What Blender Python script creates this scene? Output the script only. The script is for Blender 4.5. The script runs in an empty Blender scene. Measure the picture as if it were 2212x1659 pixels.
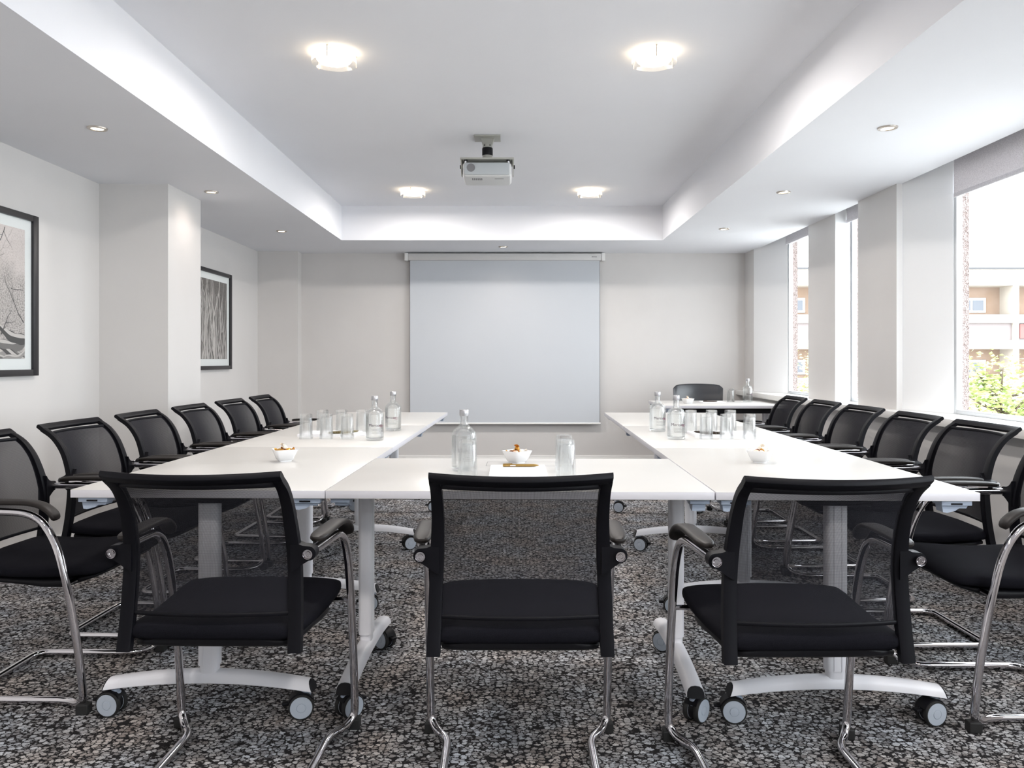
import bpy, bmesh, math, random
from mathutils import Vector, Matrix

PI = math.pi
rnd = random.Random(7)
C = bpy.context.scene.collection
scene = bpy.context.scene

# ------------------------------------------------------------------ camera
F = 1686.0          # focal length in pixels of the 2212 px wide frame
CZ = 1.15           # eye height
cam_d = bpy.data.cameras.new('camera')
cam_d.sensor_fit = 'HORIZONTAL'
cam_d.sensor_width = 36.0
cam_d.lens = 36.0 * F / 2212.0
cam_d.shift_x = -1.0 / 2212.0
cam_d.shift_y = -52.5 / 2212.0
cam_d.clip_start = 0.05
cam_d.clip_end = 300
cam = bpy.data.objects.new('camera', cam_d)
C.objects.link(cam)
cam.location = (0, 0, CZ)
cam.rotation_euler = (PI / 2, 0, 0)
scene.camera = cam

# ------------------------------------------------------------------ world
world = bpy.data.worlds.new('overcast_sky')
scene.world = world
world.use_nodes = True
wb = world.node_tree.nodes['Background']
wb.inputs[0].default_value = (0.90, 0.95, 1.0, 1)
wb.inputs[1].default_value = 7.8

# ------------------------------------------------------------------ view, sampling
scene.view_settings.view_transform = 'Standard'
scene.view_settings.look = 'None'
scene.view_settings.exposure = 0.44
scene.view_settings.gamma = 1.0
scene.view_settings.use_curve_mapping = False
cy = scene.cycles
cy.use_denoising = True
cy.use_adaptive_sampling = True
cy.adaptive_threshold = 0.02
cy.max_bounces = 12
cy.diffuse_bounces = 5
cy.glossy_bounces = 4
cy.transmission_bounces = 10
cy.transparent_max_bounces = 12
cy.sample_clamp_indirect = 6.0
cy.blur_glossy = 0.5
cy.caustics_reflective = False
cy.caustics_refractive = True

H = 2.31            # underside of the lower ceiling border
REC = 0.333         # height of the recess above it
DW = 8.503          # back wall
XL = -2.726         # left wall
XC = 2.566          # ceiling border ends here on the window side
XP = 2.533          # pillar faces on the window side
RX0, RX1, RY0, RY1 = -1.659, 1.456, -2.4, 7.58   # recess
YB = -3.6           # wall behind the camera


def lamp_portal(name, y0, y1):
    d = bpy.data.lights.new(name, 'AREA')
    d.shape = 'RECTANGLE'
    d.size = abs(y1 - y0)
    d.size_y = 1.5
    d.cycles.is_portal = True
    o = bpy.data.objects.new(name, d)
    C.objects.link(o)
    o.location = (2.80, (y0 + y1) / 2, 1.56)
    o.rotation_euler = (PI / 2, 0, PI / 2)
    return o


WINDOWS = [(6.77, 7.63), (5.72, 6.21), (3.10, 4.76), (2.20, 2.62), (-0.40, 1.22), (-2.6, -0.88)]  # windows out of view are added to bring in daylight
for w_ in WINDOWS:
    lamp_portal('window_portal', *w_)

# =================================================================== materials
MATS = {}


def mat(name, color=(0.8, 0.8, 0.8), rough=0.5, metal=0.0, spec=0.5, build=None, **kw):
    if name in MATS:
        return MATS[name]
    m = bpy.data.materials.new(name)
    m.use_nodes = True
    nt = m.node_tree
    b = nt.nodes['Principled BSDF']
    b.inputs['Base Color'].default_value = (*color, 1)
    b.inputs['Roughness'].default_value = rough
    b.inputs['Metallic'].default_value = metal
    b.inputs['Specular IOR Level'].default_value = spec
    for k, v in kw.items():
        b.inputs[k].default_value = v
    if build:
        build(m, nt, b)
    MATS[name] = m
    return m


def coords(nt, scale=(1, 1, 1), kind='Object'):
    tc = nt.nodes.new('ShaderNodeTexCoord')
    mp = nt.nodes.new('ShaderNodeMapping')
    mp.inputs['Scale'].default_value = scale
    nt.links.new(tc.outputs[kind], mp.inputs[0])
    return mp.outputs[0]


def noise(nt, vec, scale, detail=3, rough=0.5):
    n = nt.nodes.new('ShaderNodeTexNoise')
    n.inputs['Scale'].default_value = scale
    n.inputs['Detail'].default_value = detail
    n.inputs['Roughness'].default_value = rough
    nt.links.new(vec, n.inputs['Vector'])
    return n


def ramp(nt, fac, stops):
    r = nt.nodes.new('ShaderNodeValToRGB')
    e = r.color_ramp.elements
    while len(e) < len(stops):
        e.new(0.5)
    for i, (p, c) in enumerate(stops):
        e[i].position = p
        e[i].color = (*c, 1)
    nt.links.new(fac, r.inputs[0])
    return r


def mixc(nt, a, b, fac, mode='MIX'):
    n = nt.nodes.new('ShaderNodeMix')
    n.data_type = 'RGBA'
    n.blend_type = mode
    for i, v in ((6, a), (7, b)):
        if isinstance(v, tuple):
            n.inputs[i].default_value = (*v, 1)
        else:
            nt.links.new(v, n.inputs[i])
    if isinstance(fac, (int, float)):
        n.inputs[0].default_value = fac
    else:
        nt.links.new(fac, n.inputs[0])
    return n.outputs[2]


def bump(nt, b, h, strength=0.2, dist=0.001):
    n = nt.nodes.new('ShaderNodeBump')
    n.inputs['Strength'].default_value = strength
    n.inputs['Distance'].default_value = dist
    nt.links.new(h, n.inputs['Height'])
    nt.links.new(n.outputs[0], b.inputs['Normal'])
    return n


def paint(color, var=0.015, bscale=220, bs=0.10):
    def f(m, nt, b):
        v = coords(nt)
        n = noise(nt, v, 2.0, 4)
        c0 = tuple(max(0, x - var) for x in color)
        c1 = tuple(min(1, x + var) for x in color)
        r = ramp(nt, n.outputs[0], [(0.3, c0), (0.7, c1)])
        nt.links.new(r.outputs[0], b.inputs['Base Color'])
        g = noise(nt, v, bscale, 2)
        bump(nt, b, g.outputs[0], bs, 0.0015)
    return f


def m_carpet(m, nt, b):
    v = coords(nt, (1, 1, 1))
    n1 = noise(nt, v, 98, 3, 0.6)
    sub = nt.nodes.new('ShaderNodeVectorMath'); sub.operation = 'SUBTRACT'
    nt.links.new(n1.outputs[1], sub.inputs[0]); sub.inputs[1].default_value = (.5, .5, .5)
    sc = nt.nodes.new('ShaderNodeVectorMath'); sc.operation = 'SCALE'
    nt.links.new(sub.outputs[0], sc.inputs[0]); sc.inputs['Scale'].default_value = 0.020
    ad = nt.nodes.new('ShaderNodeVectorMath'); ad.operation = 'ADD'
    nt.links.new(v, ad.inputs[0]); nt.links.new(sc.outputs[0], ad.inputs[1])
    st = nt.nodes.new('ShaderNodeMapping'); st.inputs['Scale'].default_value = (0.85, 1.05, 0.0)
    nt.links.new(ad.outputs[0], st.inputs[0])
    vo = nt.nodes.new('ShaderNodeTexVoronoi'); vo.feature = 'DISTANCE_TO_EDGE'
    vo.inputs['Scale'].default_value = 60; vo.inputs['Randomness'].default_value = 0.8
    nt.links.new(st.outputs[0], vo.inputs['Vector'])
    vc = nt.nodes.new('ShaderNodeTexVoronoi'); vc.feature = 'F1'
    vc.inputs['Scale'].default_value = 60; vc.inputs['Randomness'].default_value = 0.8
    nt.links.new(st.outputs[0], vc.inputs['Vector'])
    sep = nt.nodes.new('ShaderNodeSeparateColor')
    nt.links.new(vc.outputs['Color'], sep.inputs[0])
    cell = ramp(nt, sep.outputs[0], [(0.0, (0.25, 0.235, 0.23)), (0.3, (0.36, 0.35, 0.35)),
                                     (0.6, (0.49, 0.485, 0.49)), (1.0, (0.63, 0.63, 0.64))])
    big = noise(nt, v, 3.5, 3)
    tint = ramp(nt, big.outputs[0], [(0.35, (0.92, 0.97, 1.04)), (0.5, (0.98, 0.97, 0.97)), (0.66, (1.05, 0.95, 0.88))])
    c1 = mixc(nt, cell.outputs[0], tint.outputs[0], 1.0, 'MULTIPLY')
    fine = noise(nt, v, 420, 2, 0.6)
    fr = ramp(nt, fine.outputs[0], [(0.3, (0.55, 0.55, 0.55)), (0.68, (1.25, 1.25, 1.25))])
    c2 = mixc(nt, c1, fr.outputs[0], 1.0, 'MULTIPLY')
    # round the cells off: far from the cell's centre the colour drops to near black
    rd = nt.nodes.new('ShaderNodeMath'); rd.operation = 'MULTIPLY_ADD'
    nt.links.new(vc.outputs['Distance'], rd.inputs[0]); rd.inputs[1].default_value = -0.20
    nt.links.new(vo.outputs[0], rd.inputs[2])
    n3 = nt.nodes.new('ShaderNodeMath'); n3.operation = 'MULTIPLY_ADD'
    nt.links.new(fine.outputs[0], n3.inputs[0]); n3.inputs[1].default_value = 0.16
    nt.links.new(rd.outputs[0], n3.inputs[2])
    gap = ramp(nt, n3.outputs[0], [(0.0, (0, 0, 0)), (0.10, (1, 1, 1))])
    gap.color_ramp.elements[0].position = 0.025
    c3 = mixc(nt, (0.022, 0.020, 0.021), c2, gap.outputs[0])
    nt.links.new(c3, b.inputs['Base Color'])
    mul = nt.nodes.new('ShaderNodeMath'); mul.operation = 'MULTIPLY_ADD'
    nt.links.new(fine.outputs[0], mul.inputs[0]); mul.inputs[1].default_value = 0.25
    nt.links.new(gap.outputs[0], mul.inputs[2])
    bump(nt, b, mul.outputs[0], 0.7, 0.004)


def m_mesh_fabric(m, nt, b):
    # woven see-through mesh: threads cover most of the area, more so at a slant
    v = coords(nt, (1, 1, 1))
    wx = nt.nodes.new('ShaderNodeTexWave'); wx.inputs['Scale'].default_value = 110; wx.bands_direction = 'X'
    wz = nt.nodes.new('ShaderNodeTexWave'); wz.inputs['Scale'].default_value = 110; wz.bands_direction = 'Z'
    nt.links.new(v, wx.inputs[0]); nt.links.new(v, wz.inputs[0])
    mx = nt.nodes.new('ShaderNodeMath'); mx.operation = 'MAXIMUM'
    nt.links.new(wx.outputs[1], mx.inputs[0]); nt.links.new(wz.outputs[1], mx.inputs[1])
    col = ramp(nt, mx.outputs[0], [(0.3, (0.006, 0.006, 0.008)), (1.0, (0.020, 0.020, 0.025))])
    nt.links.new(col.outputs[0], b.inputs['Base Color'])
    b.inputs['Roughness'].default_value = 0.75
    lw = nt.nodes.new('ShaderNodeLayerWeight'); lw.inputs['Blend'].default_value = 0.5
    mr = nt.nodes.new('ShaderNodeMapRange')
    nt.links.new(lw.outputs['Facing'], mr.inputs[0])
    mr.inputs[1].default_value = 0.36; mr.inputs[2].default_value = 0.66
    mr.inputs[3].default_value = 0.0; mr.inputs[4].default_value = 0.30
    thr = nt.nodes.new('ShaderNodeMapRange')
    nt.links.new(mx.outputs[0], thr.inputs[0])
    thr.inputs[1].default_value = 0.0; thr.inputs[2].default_value = 1.0
    thr.inputs[3].default_value = 0.55; thr.inputs[4].default_value = 0.82
    ad = nt.nodes.new('ShaderNodeMath'); ad.operation = 'ADD'; ad.use_clamp = True
    nt.links.new(thr.outputs[0], ad.inputs[0]); nt.links.new(mr.outputs[0], ad.inputs[1])
    nt.links.new(ad.outputs[0], b.inputs['Alpha'])


def m_weave(color, dark, scale=900):
    def f(m, nt, b):
        v = coords(nt)
        n = noise(nt, v, scale, 2)
        r = ramp(nt, n.outputs[0], [(0.35, dark), (0.65, color)])
        nt.links.new(r.outputs[0], b.inputs['Base Color'])
        bump(nt, b, n.outputs[0], 0.25, 0.0006)
    return f


def m_pane(m, nt, b):
    out = [n for n in nt.nodes if n.type == 'OUTPUT_MATERIAL'][0]
    t = nt.nodes.new('ShaderNodeBsdfTransparent'); t.inputs[0].default_value = (0.97, 0.98, 0.98, 1)
    g = nt.nodes.new('ShaderNodeBsdfGlossy'); g.inputs['Roughness'].default_value = 0.02
    mx = nt.nodes.new('ShaderNodeMixShader'); mx.inputs[0].default_value = 0.035
    nt.links.new(t.outputs[0], mx.inputs[1]); nt.links.new(g.outputs[0], mx.inputs[2])
    nt.links.new(mx.outputs[0], out.inputs[0])
    nt.nodes.remove(b)


def m_glass(ior=1.5, color=(1, 1, 1), clear=0.35):
    def f(m, nt, b):
        out = [n for n in nt.nodes if n.type == 'OUTPUT_MATERIAL'][0]
        g = nt.nodes.new('ShaderNodeBsdfGlass'); g.inputs['IOR'].default_value = ior
        g.inputs['Roughness'].default_value = 0.0; g.inputs['Color'].default_value = (*color, 1)
        t = nt.nodes.new('ShaderNodeBsdfTransparent'); t.inputs[0].default_value = (*color, 1)
        mx = nt.nodes.new('ShaderNodeMixShader'); mx.inputs[0].default_value = clear
        nt.links.new(g.outputs[0], mx.inputs[1]); nt.links.new(t.outputs[0], mx.inputs[2])
        nt.links.new(mx.outputs[0], out.inputs[0])
        nt.nodes.remove(b)
    return f


def m_emit(color, strength):
    def f(m, nt, b):
        b.inputs['Emission Color'].default_value = (*color, 1)
        b.inputs['Emission Strength'].default_value = strength
    return f


def m_pebble(m, nt, b):
    v = coords(nt)
    vo = nt.nodes.new('ShaderNodeTexVoronoi'); vo.inputs['Scale'].default_value = 150
    nt.links.new(v, vo.inputs['Vector'])
    sep = nt.nodes.new('ShaderNodeSeparateColor'); nt.links.new(vo.outputs['Color'], sep.inputs[0])
    r = ramp(nt, sep.outputs[0], [(0, (0.12, 0.085, 0.075)), (0.3, (0.23, 0.18, 0.165)), (1, (0.30, 0.26, 0.245))])
    nt.links.new(r.outputs[0], b.inputs['Base Color'])
    bump(nt, b, vo.outputs[0], 0.6, 0.01)


def m_roots(m, nt, b):
    v = coords(nt, (1, 1, 1))
    n = noise(nt, v, 60, 5, 0.6)
    r = ramp(nt, n.outputs[0], [(0.3, (0.10, 0.09, 0.085)), (0.7, (0.20, 0.18, 0.17))])
    nt.links.new(r.outputs[0], b.inputs['Base Color'])


def m_misty(m, nt, b):
    v = coords(nt, (1, 1, 1))
    big = noise(nt, v, 4.5, 3, 0.5)
    fine = noise(nt, v, 120, 6, 0.75)
    c = ramp(nt, fine.outputs[0], [(0.36, (0.13, 0.115, 0.11)), (0.52, (0.50, 0.45, 0.43)), (0.7, (0.72, 0.66, 0.64))])
    pale = ramp(nt, fine.outputs[0], [(0.30, (0.40, 0.35, 0.33)), (0.45, (0.66, 0.58, 0.56)), (0.7, (0.74, 0.67, 0.65))])
    sepx = nt.nodes.new('ShaderNodeSeparateXYZ'); nt.links.new(v, sepx.inputs[0])
    ad = nt.nodes.new('ShaderNodeMath'); ad.operation = 'MULTIPLY_ADD'
    nt.links.new(big.outputs[0], ad.inputs[0]); ad.inputs[1].default_value = 0.7
    nt.links.new(sepx.outputs[2], ad.inputs[2])
    f = ramp(nt, ad.outputs[0], [(0.78, (0, 0, 0)), (1.0, (1, 1, 1))])
    nt.links.new(mixc(nt, c.outputs[0], pale.outputs[0], f.outputs[0]), b.inputs['Base Color'])


WALL = mat('warm_white_wall_paint', rough=0.42, spec=0.5, build=paint((0.665, 0.65, 0.638)))
WALLB = mat('greige_wall_paint', rough=0.85, spec=0.25, build=paint((0.635, 0.615, 0.60)))
CEIL = mat('white_ceiling_paint', rough=0.9, spec=0.2, build=paint((0.80, 0.81, 0.845), 0.008))
TRIM = mat('white_gloss_trim', (0.82, 0.81, 0.79), 0.35)
CARPET = mat('loop_pile_carpet', rough=0.95, spec=0.1, build=m_carpet)
TABLEW = mat('white_laminate', (0.83, 0.81, 0.78), 0.28, spec=0.5, build=paint((0.60, 0.585, 0.56), 0.006, 400, 0.01))
EDGE = mat('white_edge_band', (0.66, 0.65, 0.69), 0.35)
METALW = mat('white_powder_coated_steel', (0.80, 0.80, 0.84), 0.38)
BLACKP = mat('black_plastic', (0.005, 0.005, 0.007), 0.48, spec=0.2)
BLACKS = mat('satin_black_frame', (0.0035, 0.0035, 0.0055), 0.48, spec=0.14)
BRONZE = mat('dark_taupe_soft_plastic', (0.016, 0.013, 0.012), 0.45, spec=0.25)
GREYC = mat('blue_grey_plastic', (0.36, 0.42, 0.52), 0.45)
HUB = mat('pale_grey_hub_plastic', (0.44, 0.49, 0.56), 0.45)
RUBBER = mat('black_rubber', (0.012, 0.012, 0.012), 0.7)
CHROME = mat('polished_chrome', (0.62, 0.60, 0.62), 0.07, 1.0)
SEATF = mat('black_woven_seat_fabric', rough=0.85, spec=0.05, build=m_weave((0.010, 0.010, 0.0135), (0.004, 0.004, 0.006)))
MESHF = mat('black_see_through_mesh', rough=0.8, spec=0.08, build=m_mesh_fabric)
LEATHER = mat('black_leather', (0.012, 0.013, 0.017), 0.33, spec=0.6, build=lambda m, nt, b: bump(nt, b, noise(nt, coords(nt), 300, 3).outputs[0], 0.1, 0.001))
PANE = mat('window_glass', build=m_pane)
GLASS = mat('clear_glass', build=m_glass(1.48, (0.99, 0.995, 0.995), 0.68))
WATER = mat('still_water', build=m_glass(1.33, (0.99, 0.995, 0.995), 0.50))
CAPM = mat('silver_white_bottle_cap', (0.45, 0.45, 0.47), 0.3, 0.6)
INK = mat('dark_plum_print', (0.035, 0.012, 0.03), 0.6)
INKR = mat('burgundy_print', (0.16, 0.015, 0.06), 0.6)
INKG = mat('grey_print', (0.12, 0.12, 0.13), 0.6)
PORC = mat('white_porcelain', (0.84, 0.85, 0.87), 0.15, spec=0.6)
PAPER = mat('white_paper', (0.86, 0.86, 0.89), 0.8)
GOLD = mat('gold_pen_plastic', (0.34, 0.21, 0.055), 0.35, 0.5)
PENG = mat('olive_pen_plastic', (0.16, 0.13, 0.06), 0.4, 0.3)
PENB = mat('brown_pen_plastic', (0.045, 0.032, 0.022), 0.4, 0.3)
FOILG = mat('gold_foil_wrapper', (0.75, 0.42, 0.10), 0.28, 0.85)
FOILB = mat('brown_foil_wrapper', (0.22, 0.09, 0.035), 0.35, 0.4)
FOILW = mat('pale_cellophane', (0.88, 0.80, 0.70), 0.25, 0.1)
FOILP = mat('peach_wrapper', (0.85, 0.60, 0.48), 0.4, 0.0)
SCREEN = mat('white_projection_fabric', rough=0.7, spec=0.2, build=paint((0.56, 0.585, 0.62), 0.006, 500, 0.03))
CASE = mat('off_white_screen_case', (0.62, 0.61, 0.60), 0.4)
PRJ = mat('pale_grey_projector_shell', (0.62, 0.63, 0.63), 0.45)
PRJF = mat('cool_grey_projector_panel', (0.38, 0.41, 0.43), 0.5)
PRJM = mat('putty_mount_metal', (0.36, 0.36, 0.33), 0.5)
DARKG = mat('dark_grey_plastic', (0.16, 0.16, 0.17), 0.5)
ALU = mat('silver_window_frame', (0.62, 0.64, 0.66), 0.4, 0.3)
def m_blind(m, nt, b):
    m_weave((0.74, 0.73, 0.76), (0.54, 0.53, 0.56), 260)(m, nt, b)
    out = [n for n in nt.nodes if n.type == 'OUTPUT_MATERIAL'][0]
    tr = nt.nodes.new('ShaderNodeBsdfTranslucent'); tr.inputs[0].default_value = (0.125, 0.115, 0.11, 1)
    ad = nt.nodes.new('ShaderNodeAddShader')
    nt.links.new(b.outputs[0], ad.inputs[0]); nt.links.new(tr.outputs[0], ad.inputs[1])
    nt.links.new(ad.outputs[0], out.inputs[0])


BLIND = mat('grey_woven_blind', rough=0.85, spec=0.2, build=m_blind)
REVEAL = mat('white_reveal_with_painted_daylight', (0.90, 0.91, 0.92), 0.4)  # whiter than the wall: window light on the reveals put into the colour
PEBB = mat('pink_pebble_dash', rough=0.9, build=m_pebble)
STEEL = mat('brushed_nickel_ring', (0.55, 0.50, 0.45), 0.3, 0.9)
LAMPD = mat('lit_lamp_glass', (0.9, 0.9, 0.88), 0.4, build=m_emit((1.0, 0.80, 0.56), 11.0))
LAMPS = mat('lit_spot_bulb', (0.9, 0.9, 0.88), 0.4, build=m_emit((1.0, 0.84, 0.60), 9.0))
FRAMEB = mat('black_picture_frame', (0.016, 0.015, 0.018), 0.4)
MATB = mat('white_picture_mount', (0.82, 0.83, 0.83), 0.8)
ARTR = mat('dark_root_photo_ground', rough=0.7, build=m_roots)
ARTM = mat('misty_woodland_photo', rough=0.7, build=m_misty)
ARTS = [mat('photo_tone_%s' % n, (g * 1.04, g * 0.96, g * 0.92), 0.7) for n, g in
        (('dark', 0.05), ('deep', 0.16), ('mid', 0.30), ('soft', 0.42), ('pale', 0.55))]
OUTW = mat('cream_render_facade', rough=0.9, build=paint((0.40, 0.36, 0.31), 0.02, 30, 0.05))
OUTT = mat('tan_render_facade', rough=0.9, build=paint((0.235, 0.165, 0.12), 0.02, 30, 0.05))
OUTP = mat('grey_pink_balcony_glass', (0.17, 0.14, 0.135), 0.4)
OUTR = mat('red_panel', (0.26, 0.07, 0.06), 0.5)
OUTG = mat('dark_window_glass', (0.08, 0.09, 0.11), 0.15)
OUTF = mat('white_window_frame', (0.42, 0.42, 0.42), 0.5)
OUTGREY = mat('grey_parapet_cap', (0.05, 0.05, 0.055), 0.6)
STREET = mat('grey_asphalt', rough=0.9, build=paint((0.48, 0.47, 0.45), 0.02, 20, 0.05))
LEAF = mat('spring_green_leaf', rough=0.6, build=lambda m, nt, b: nt.links.new(
    ramp(nt, noise(nt, coords(nt), 6, 2).outputs[0], [(0.35, (0.22, 0.30, 0.08)), (0.65, (0.44, 0.47, 0.18))]).outputs[0], b.inputs['Base Color']))
BARK = mat('brown_bark', (0.09, 0.065, 0.045), 0.9)


# =================================================================== mesh building
class MB:
    def __init__(self, *mats):
        self.bm = bmesh.new()
        self.mats = list(mats)
        self.cur = 0

    def use(self, m):
        if m not in self.mats:
            self.mats.append(m)
        self.cur = self.mats.index(m)
        return self

    def _f(self, vs, smooth=False):
        try:
            f = self.bm.faces.new(vs)
        except ValueError:
            return None
        f.material_index = self.cur
        f.smooth = smooth
        return f

    def box(self, x0, x1, y0, y1, z0, z1, bevel=0.0, mtx=None, seg=2):
        M = Matrix.Translation(((x0 + x1) / 2, (y0 + y1) / 2, (z0 + z1) / 2)) @ Matrix.Diagonal((abs(x1 - x0), abs(y1 - y0), abs(z1 - z0), 1))
        if mtx is not None:
            M = mtx @ M
        tmp = bmesh.new()
        bmesh.ops.create_cube(tmp, size=1.0, matrix=M)
        if bevel > 0:
            bmesh.ops.bevel(tmp, geom=list(tmp.edges), offset=bevel, segments=seg, profile=0.5, affect='EDGES', clamp_overlap=True)
        vm = {}
        for v in tmp.verts:
            vm[v] = self.bm.verts.new(v.co)
        for f in tmp.faces:
            self._f([vm[v] for v in f.verts], False)
        tmp.free()
        return self

    def loft(self, rings, cap0=True, cap1=True, smooth=True, closed=True, capsmooth=False):
        R = [[self.bm.verts.new(p) for p in r] for r in rings]
        n = len(R[0])
        for a, b in zip(R[:-1], R[1:]):
            for i in range(n if closed else n - 1):
                j = (i + 1) % n
                self._f([a[i], a[j], b[j], b[i]], smooth)
        if cap0:
            self._f(list(reversed(R[0])), capsmooth)
        if cap1:
            self._f(R[-1], capsmooth)
        return self

    def tube(self, path, r, n=10, caps=True, sx=1.0):
        P = [Vector(p) for p in path]
        T = []
        for i in range(len(P)):
            a = P[max(0, i - 1)]; b = P[min(len(P) - 1, i + 1)]
            T.append((b - a).normalized())
        up = Vector((0, 0, 1)) if abs(T[0].z) < 0.9 else Vector((1, 0, 0))
        nrm = (up - T[0] * up.dot(T[0])).normalized()
        rings = []
        for i, p in enumerate(P):
            nrm = (nrm - T[i] * nrm.dot(T[i])).normalized()
            bn = T[i].cross(nrm)
            rr = r[i] if isinstance(r, (list, tuple)) else r
            rings.append([p + nrm * math.cos(2 * PI * k / n) * rr + bn * math.sin(2 * PI * k / n) * rr * sx for k in range(n)])
        return self.loft(rings, caps, caps)

    def lathe(self, prof, n=24, c=(0, 0, 0), axis='Z', mtx=None):
        # profile as (radius, height), closed to the axis where radius is 0
        rings = []
        M = Matrix.Translation(c)
        if axis == 'Y':
            M = M @ Matrix.Rotation(-PI / 2, 4, 'X')
        elif axis == 'X':
            M = M @ Matrix.Rotation(PI / 2, 4, 'Y')
        if mtx is not None:
            M = mtx @ M
        prev = None
        for r, z in prof:
            if r <= 1e-7:
                ring = [self.bm.verts.new(M @ Vector((0, 0, z)))]
            else:
                ring = [self.bm.verts.new(M @ Vector((r * math.cos(2 * PI * k / n), r * math.sin(2 * PI * k / n), z))) for k in range(n)]
            if prev is not None:
                if len(prev) == 1 and len(ring) > 1:
                    for i in range(n):
                        self._f([prev[0], ring[i], ring[(i + 1) % n]][::-1], True)
                elif len(ring) == 1 and len(prev) > 1:
                    for i in range(n):
                        self._f([prev[i], prev[(i + 1) % n], ring[0]], True)
                elif len(ring) > 1:
                    for i in range(n):
                        j = (i + 1) % n
                        self._f([prev[i], prev[j], ring[j], ring[i]], True)
            prev = ring
        return self

    def prism(self, pts, z0, z1, mtx=None, smooth=False):
        M = mtx or Matrix.Identity(4)
        a = [self.bm.verts.new(M @ Vector((x, y, z0))) for x, y in pts]
        b = [self.bm.verts.new(M @ Vector((x, y, z1))) for x, y in pts]
        n = len(pts)
        self._f(a[::-1]); self._f(b)
        for i in range(n):
            j = (i + 1) % n
            self._f([a[i], a[j], b[j], b[i]], smooth)
        return self

    def poly(self, pts, smooth=False):
        self._f([self.bm.verts.new(p) for p in pts], smooth)
        return self

    def build(self, name, parent=None, sharp=35, bevel=0.0):
        bmesh.ops.recalc_face_normals(self.bm, faces=self.bm.faces)
        me = bpy.data.meshes.new(name)
        self.bm.to_mesh(me)
        self.bm.free()
        for m in self.mats:
            me.materials.append(m)
        if sharp:
            me.set_sharp_from_angle(angle=math.radians(sharp))
        o = bpy.data.objects.new(name, me)
        C.objects.link(o)
        if parent is not None:
            o.parent = parent
        if bevel:
            bv = o.modifiers.new('soft_edges', 'BEVEL')
            bv.width = bevel
            bv.segments = 2
            bv.limit_method = 'ANGLE'
        return o


def fillet(pts, rad, seg=6):
    P = [Vector(p) for p in pts]
    out = [P[0]]
    for i in range(1, len(P) - 1):
        r = rad[i] if isinstance(rad, (list, tuple)) else rad
        a = (P[i - 1] - P[i]); b = (P[i + 1] - P[i])
        ra = min(r, a.length * 0.49); rb = min(r, b.length * 0.49)
        p0 = P[i] + a.normalized() * ra; p2 = P[i] + b.normalized() * rb
        for k in range(seg + 1):
            t = k / seg
            out.append(p0 * (1 - t) ** 2 + P[i] * 2 * t * (1 - t) + p2 * t * t)
    out.append(P[-1])
    return out


def interp(tab, x):
    if x <= tab[0][0]:
        return tab[0][1]
    for (a, va), (b, vb) in zip(tab[:-1], tab[1:]):
        if x <= b:
            t = (x - a) / (b - a)
            return va + (vb - va) * t
    return tab[-1][1]


def smooth_tab(tab, n):
    # Catmull-Rom resample of a (u, v) table
    P = [Vector((a, b)) for a, b in tab]
    out = []
    m = len(P) - 1
    for i in range(n + 1):
        s = i / n * m
        k = min(int(s), m - 1); t = s - k
        p0 = P[max(k - 1, 0)]; p1 = P[k]; p2 = P[k + 1]; p3 = P[min(k + 2, m)]
        v = 0.5 * ((2 * p1) + (p2 - p0) * t + (2 * p0 - 5 * p1 + 4 * p2 - p3) * t * t + (3 * p1 - p0 - 3 * p2 + p3) * t ** 3)
        out.append((v.x, v.y))
    return out


def empty(name, label, cat, loc=(0, 0, 0), rz=0.0, group=None):
    o = bpy.data.objects.new(name, None)
    o.empty_display_size = 0.1
    C.objects.link(o)
    o.location = loc
    o.rotation_euler = (0, 0, rz)
    return tag(o, label, cat, group)


def tag(o, label=None, cat=None, group=None, kind=None):
    if label:
        o['label'] = label
    if cat:
        o['category'] = cat
    if group:
        o['group'] = group
    if kind:
        o['kind'] = kind
    return o


def struct(o, label, cat='wall'):
    return tag(o, label, cat, kind='structure')


def copy_tree(o, parent=None):
    c = o.copy()
    C.objects.link(c)
    c.parent = parent
    for ch in list(o.children):
        copy_tree(ch, c)
    return c


def put(proto, used, loc, rz, label, group):
    o = proto if not used else copy_tree(proto)
    o.location = loc
    o.rotation_euler = (0, 0, rz)
    o['label'] = label
    if group:
        o['group'] = group
    return o


def px(x, y, z):
    """world point at height z that shows at photo pixel (x, y)"""
    Y = F * (CZ - z) / (y - 777.0)
    return Vector(((x - 1107.0) * Y / F, Y, z))


def pxd(x, Y):
    return (x - 1107.0) * Y / F


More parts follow.
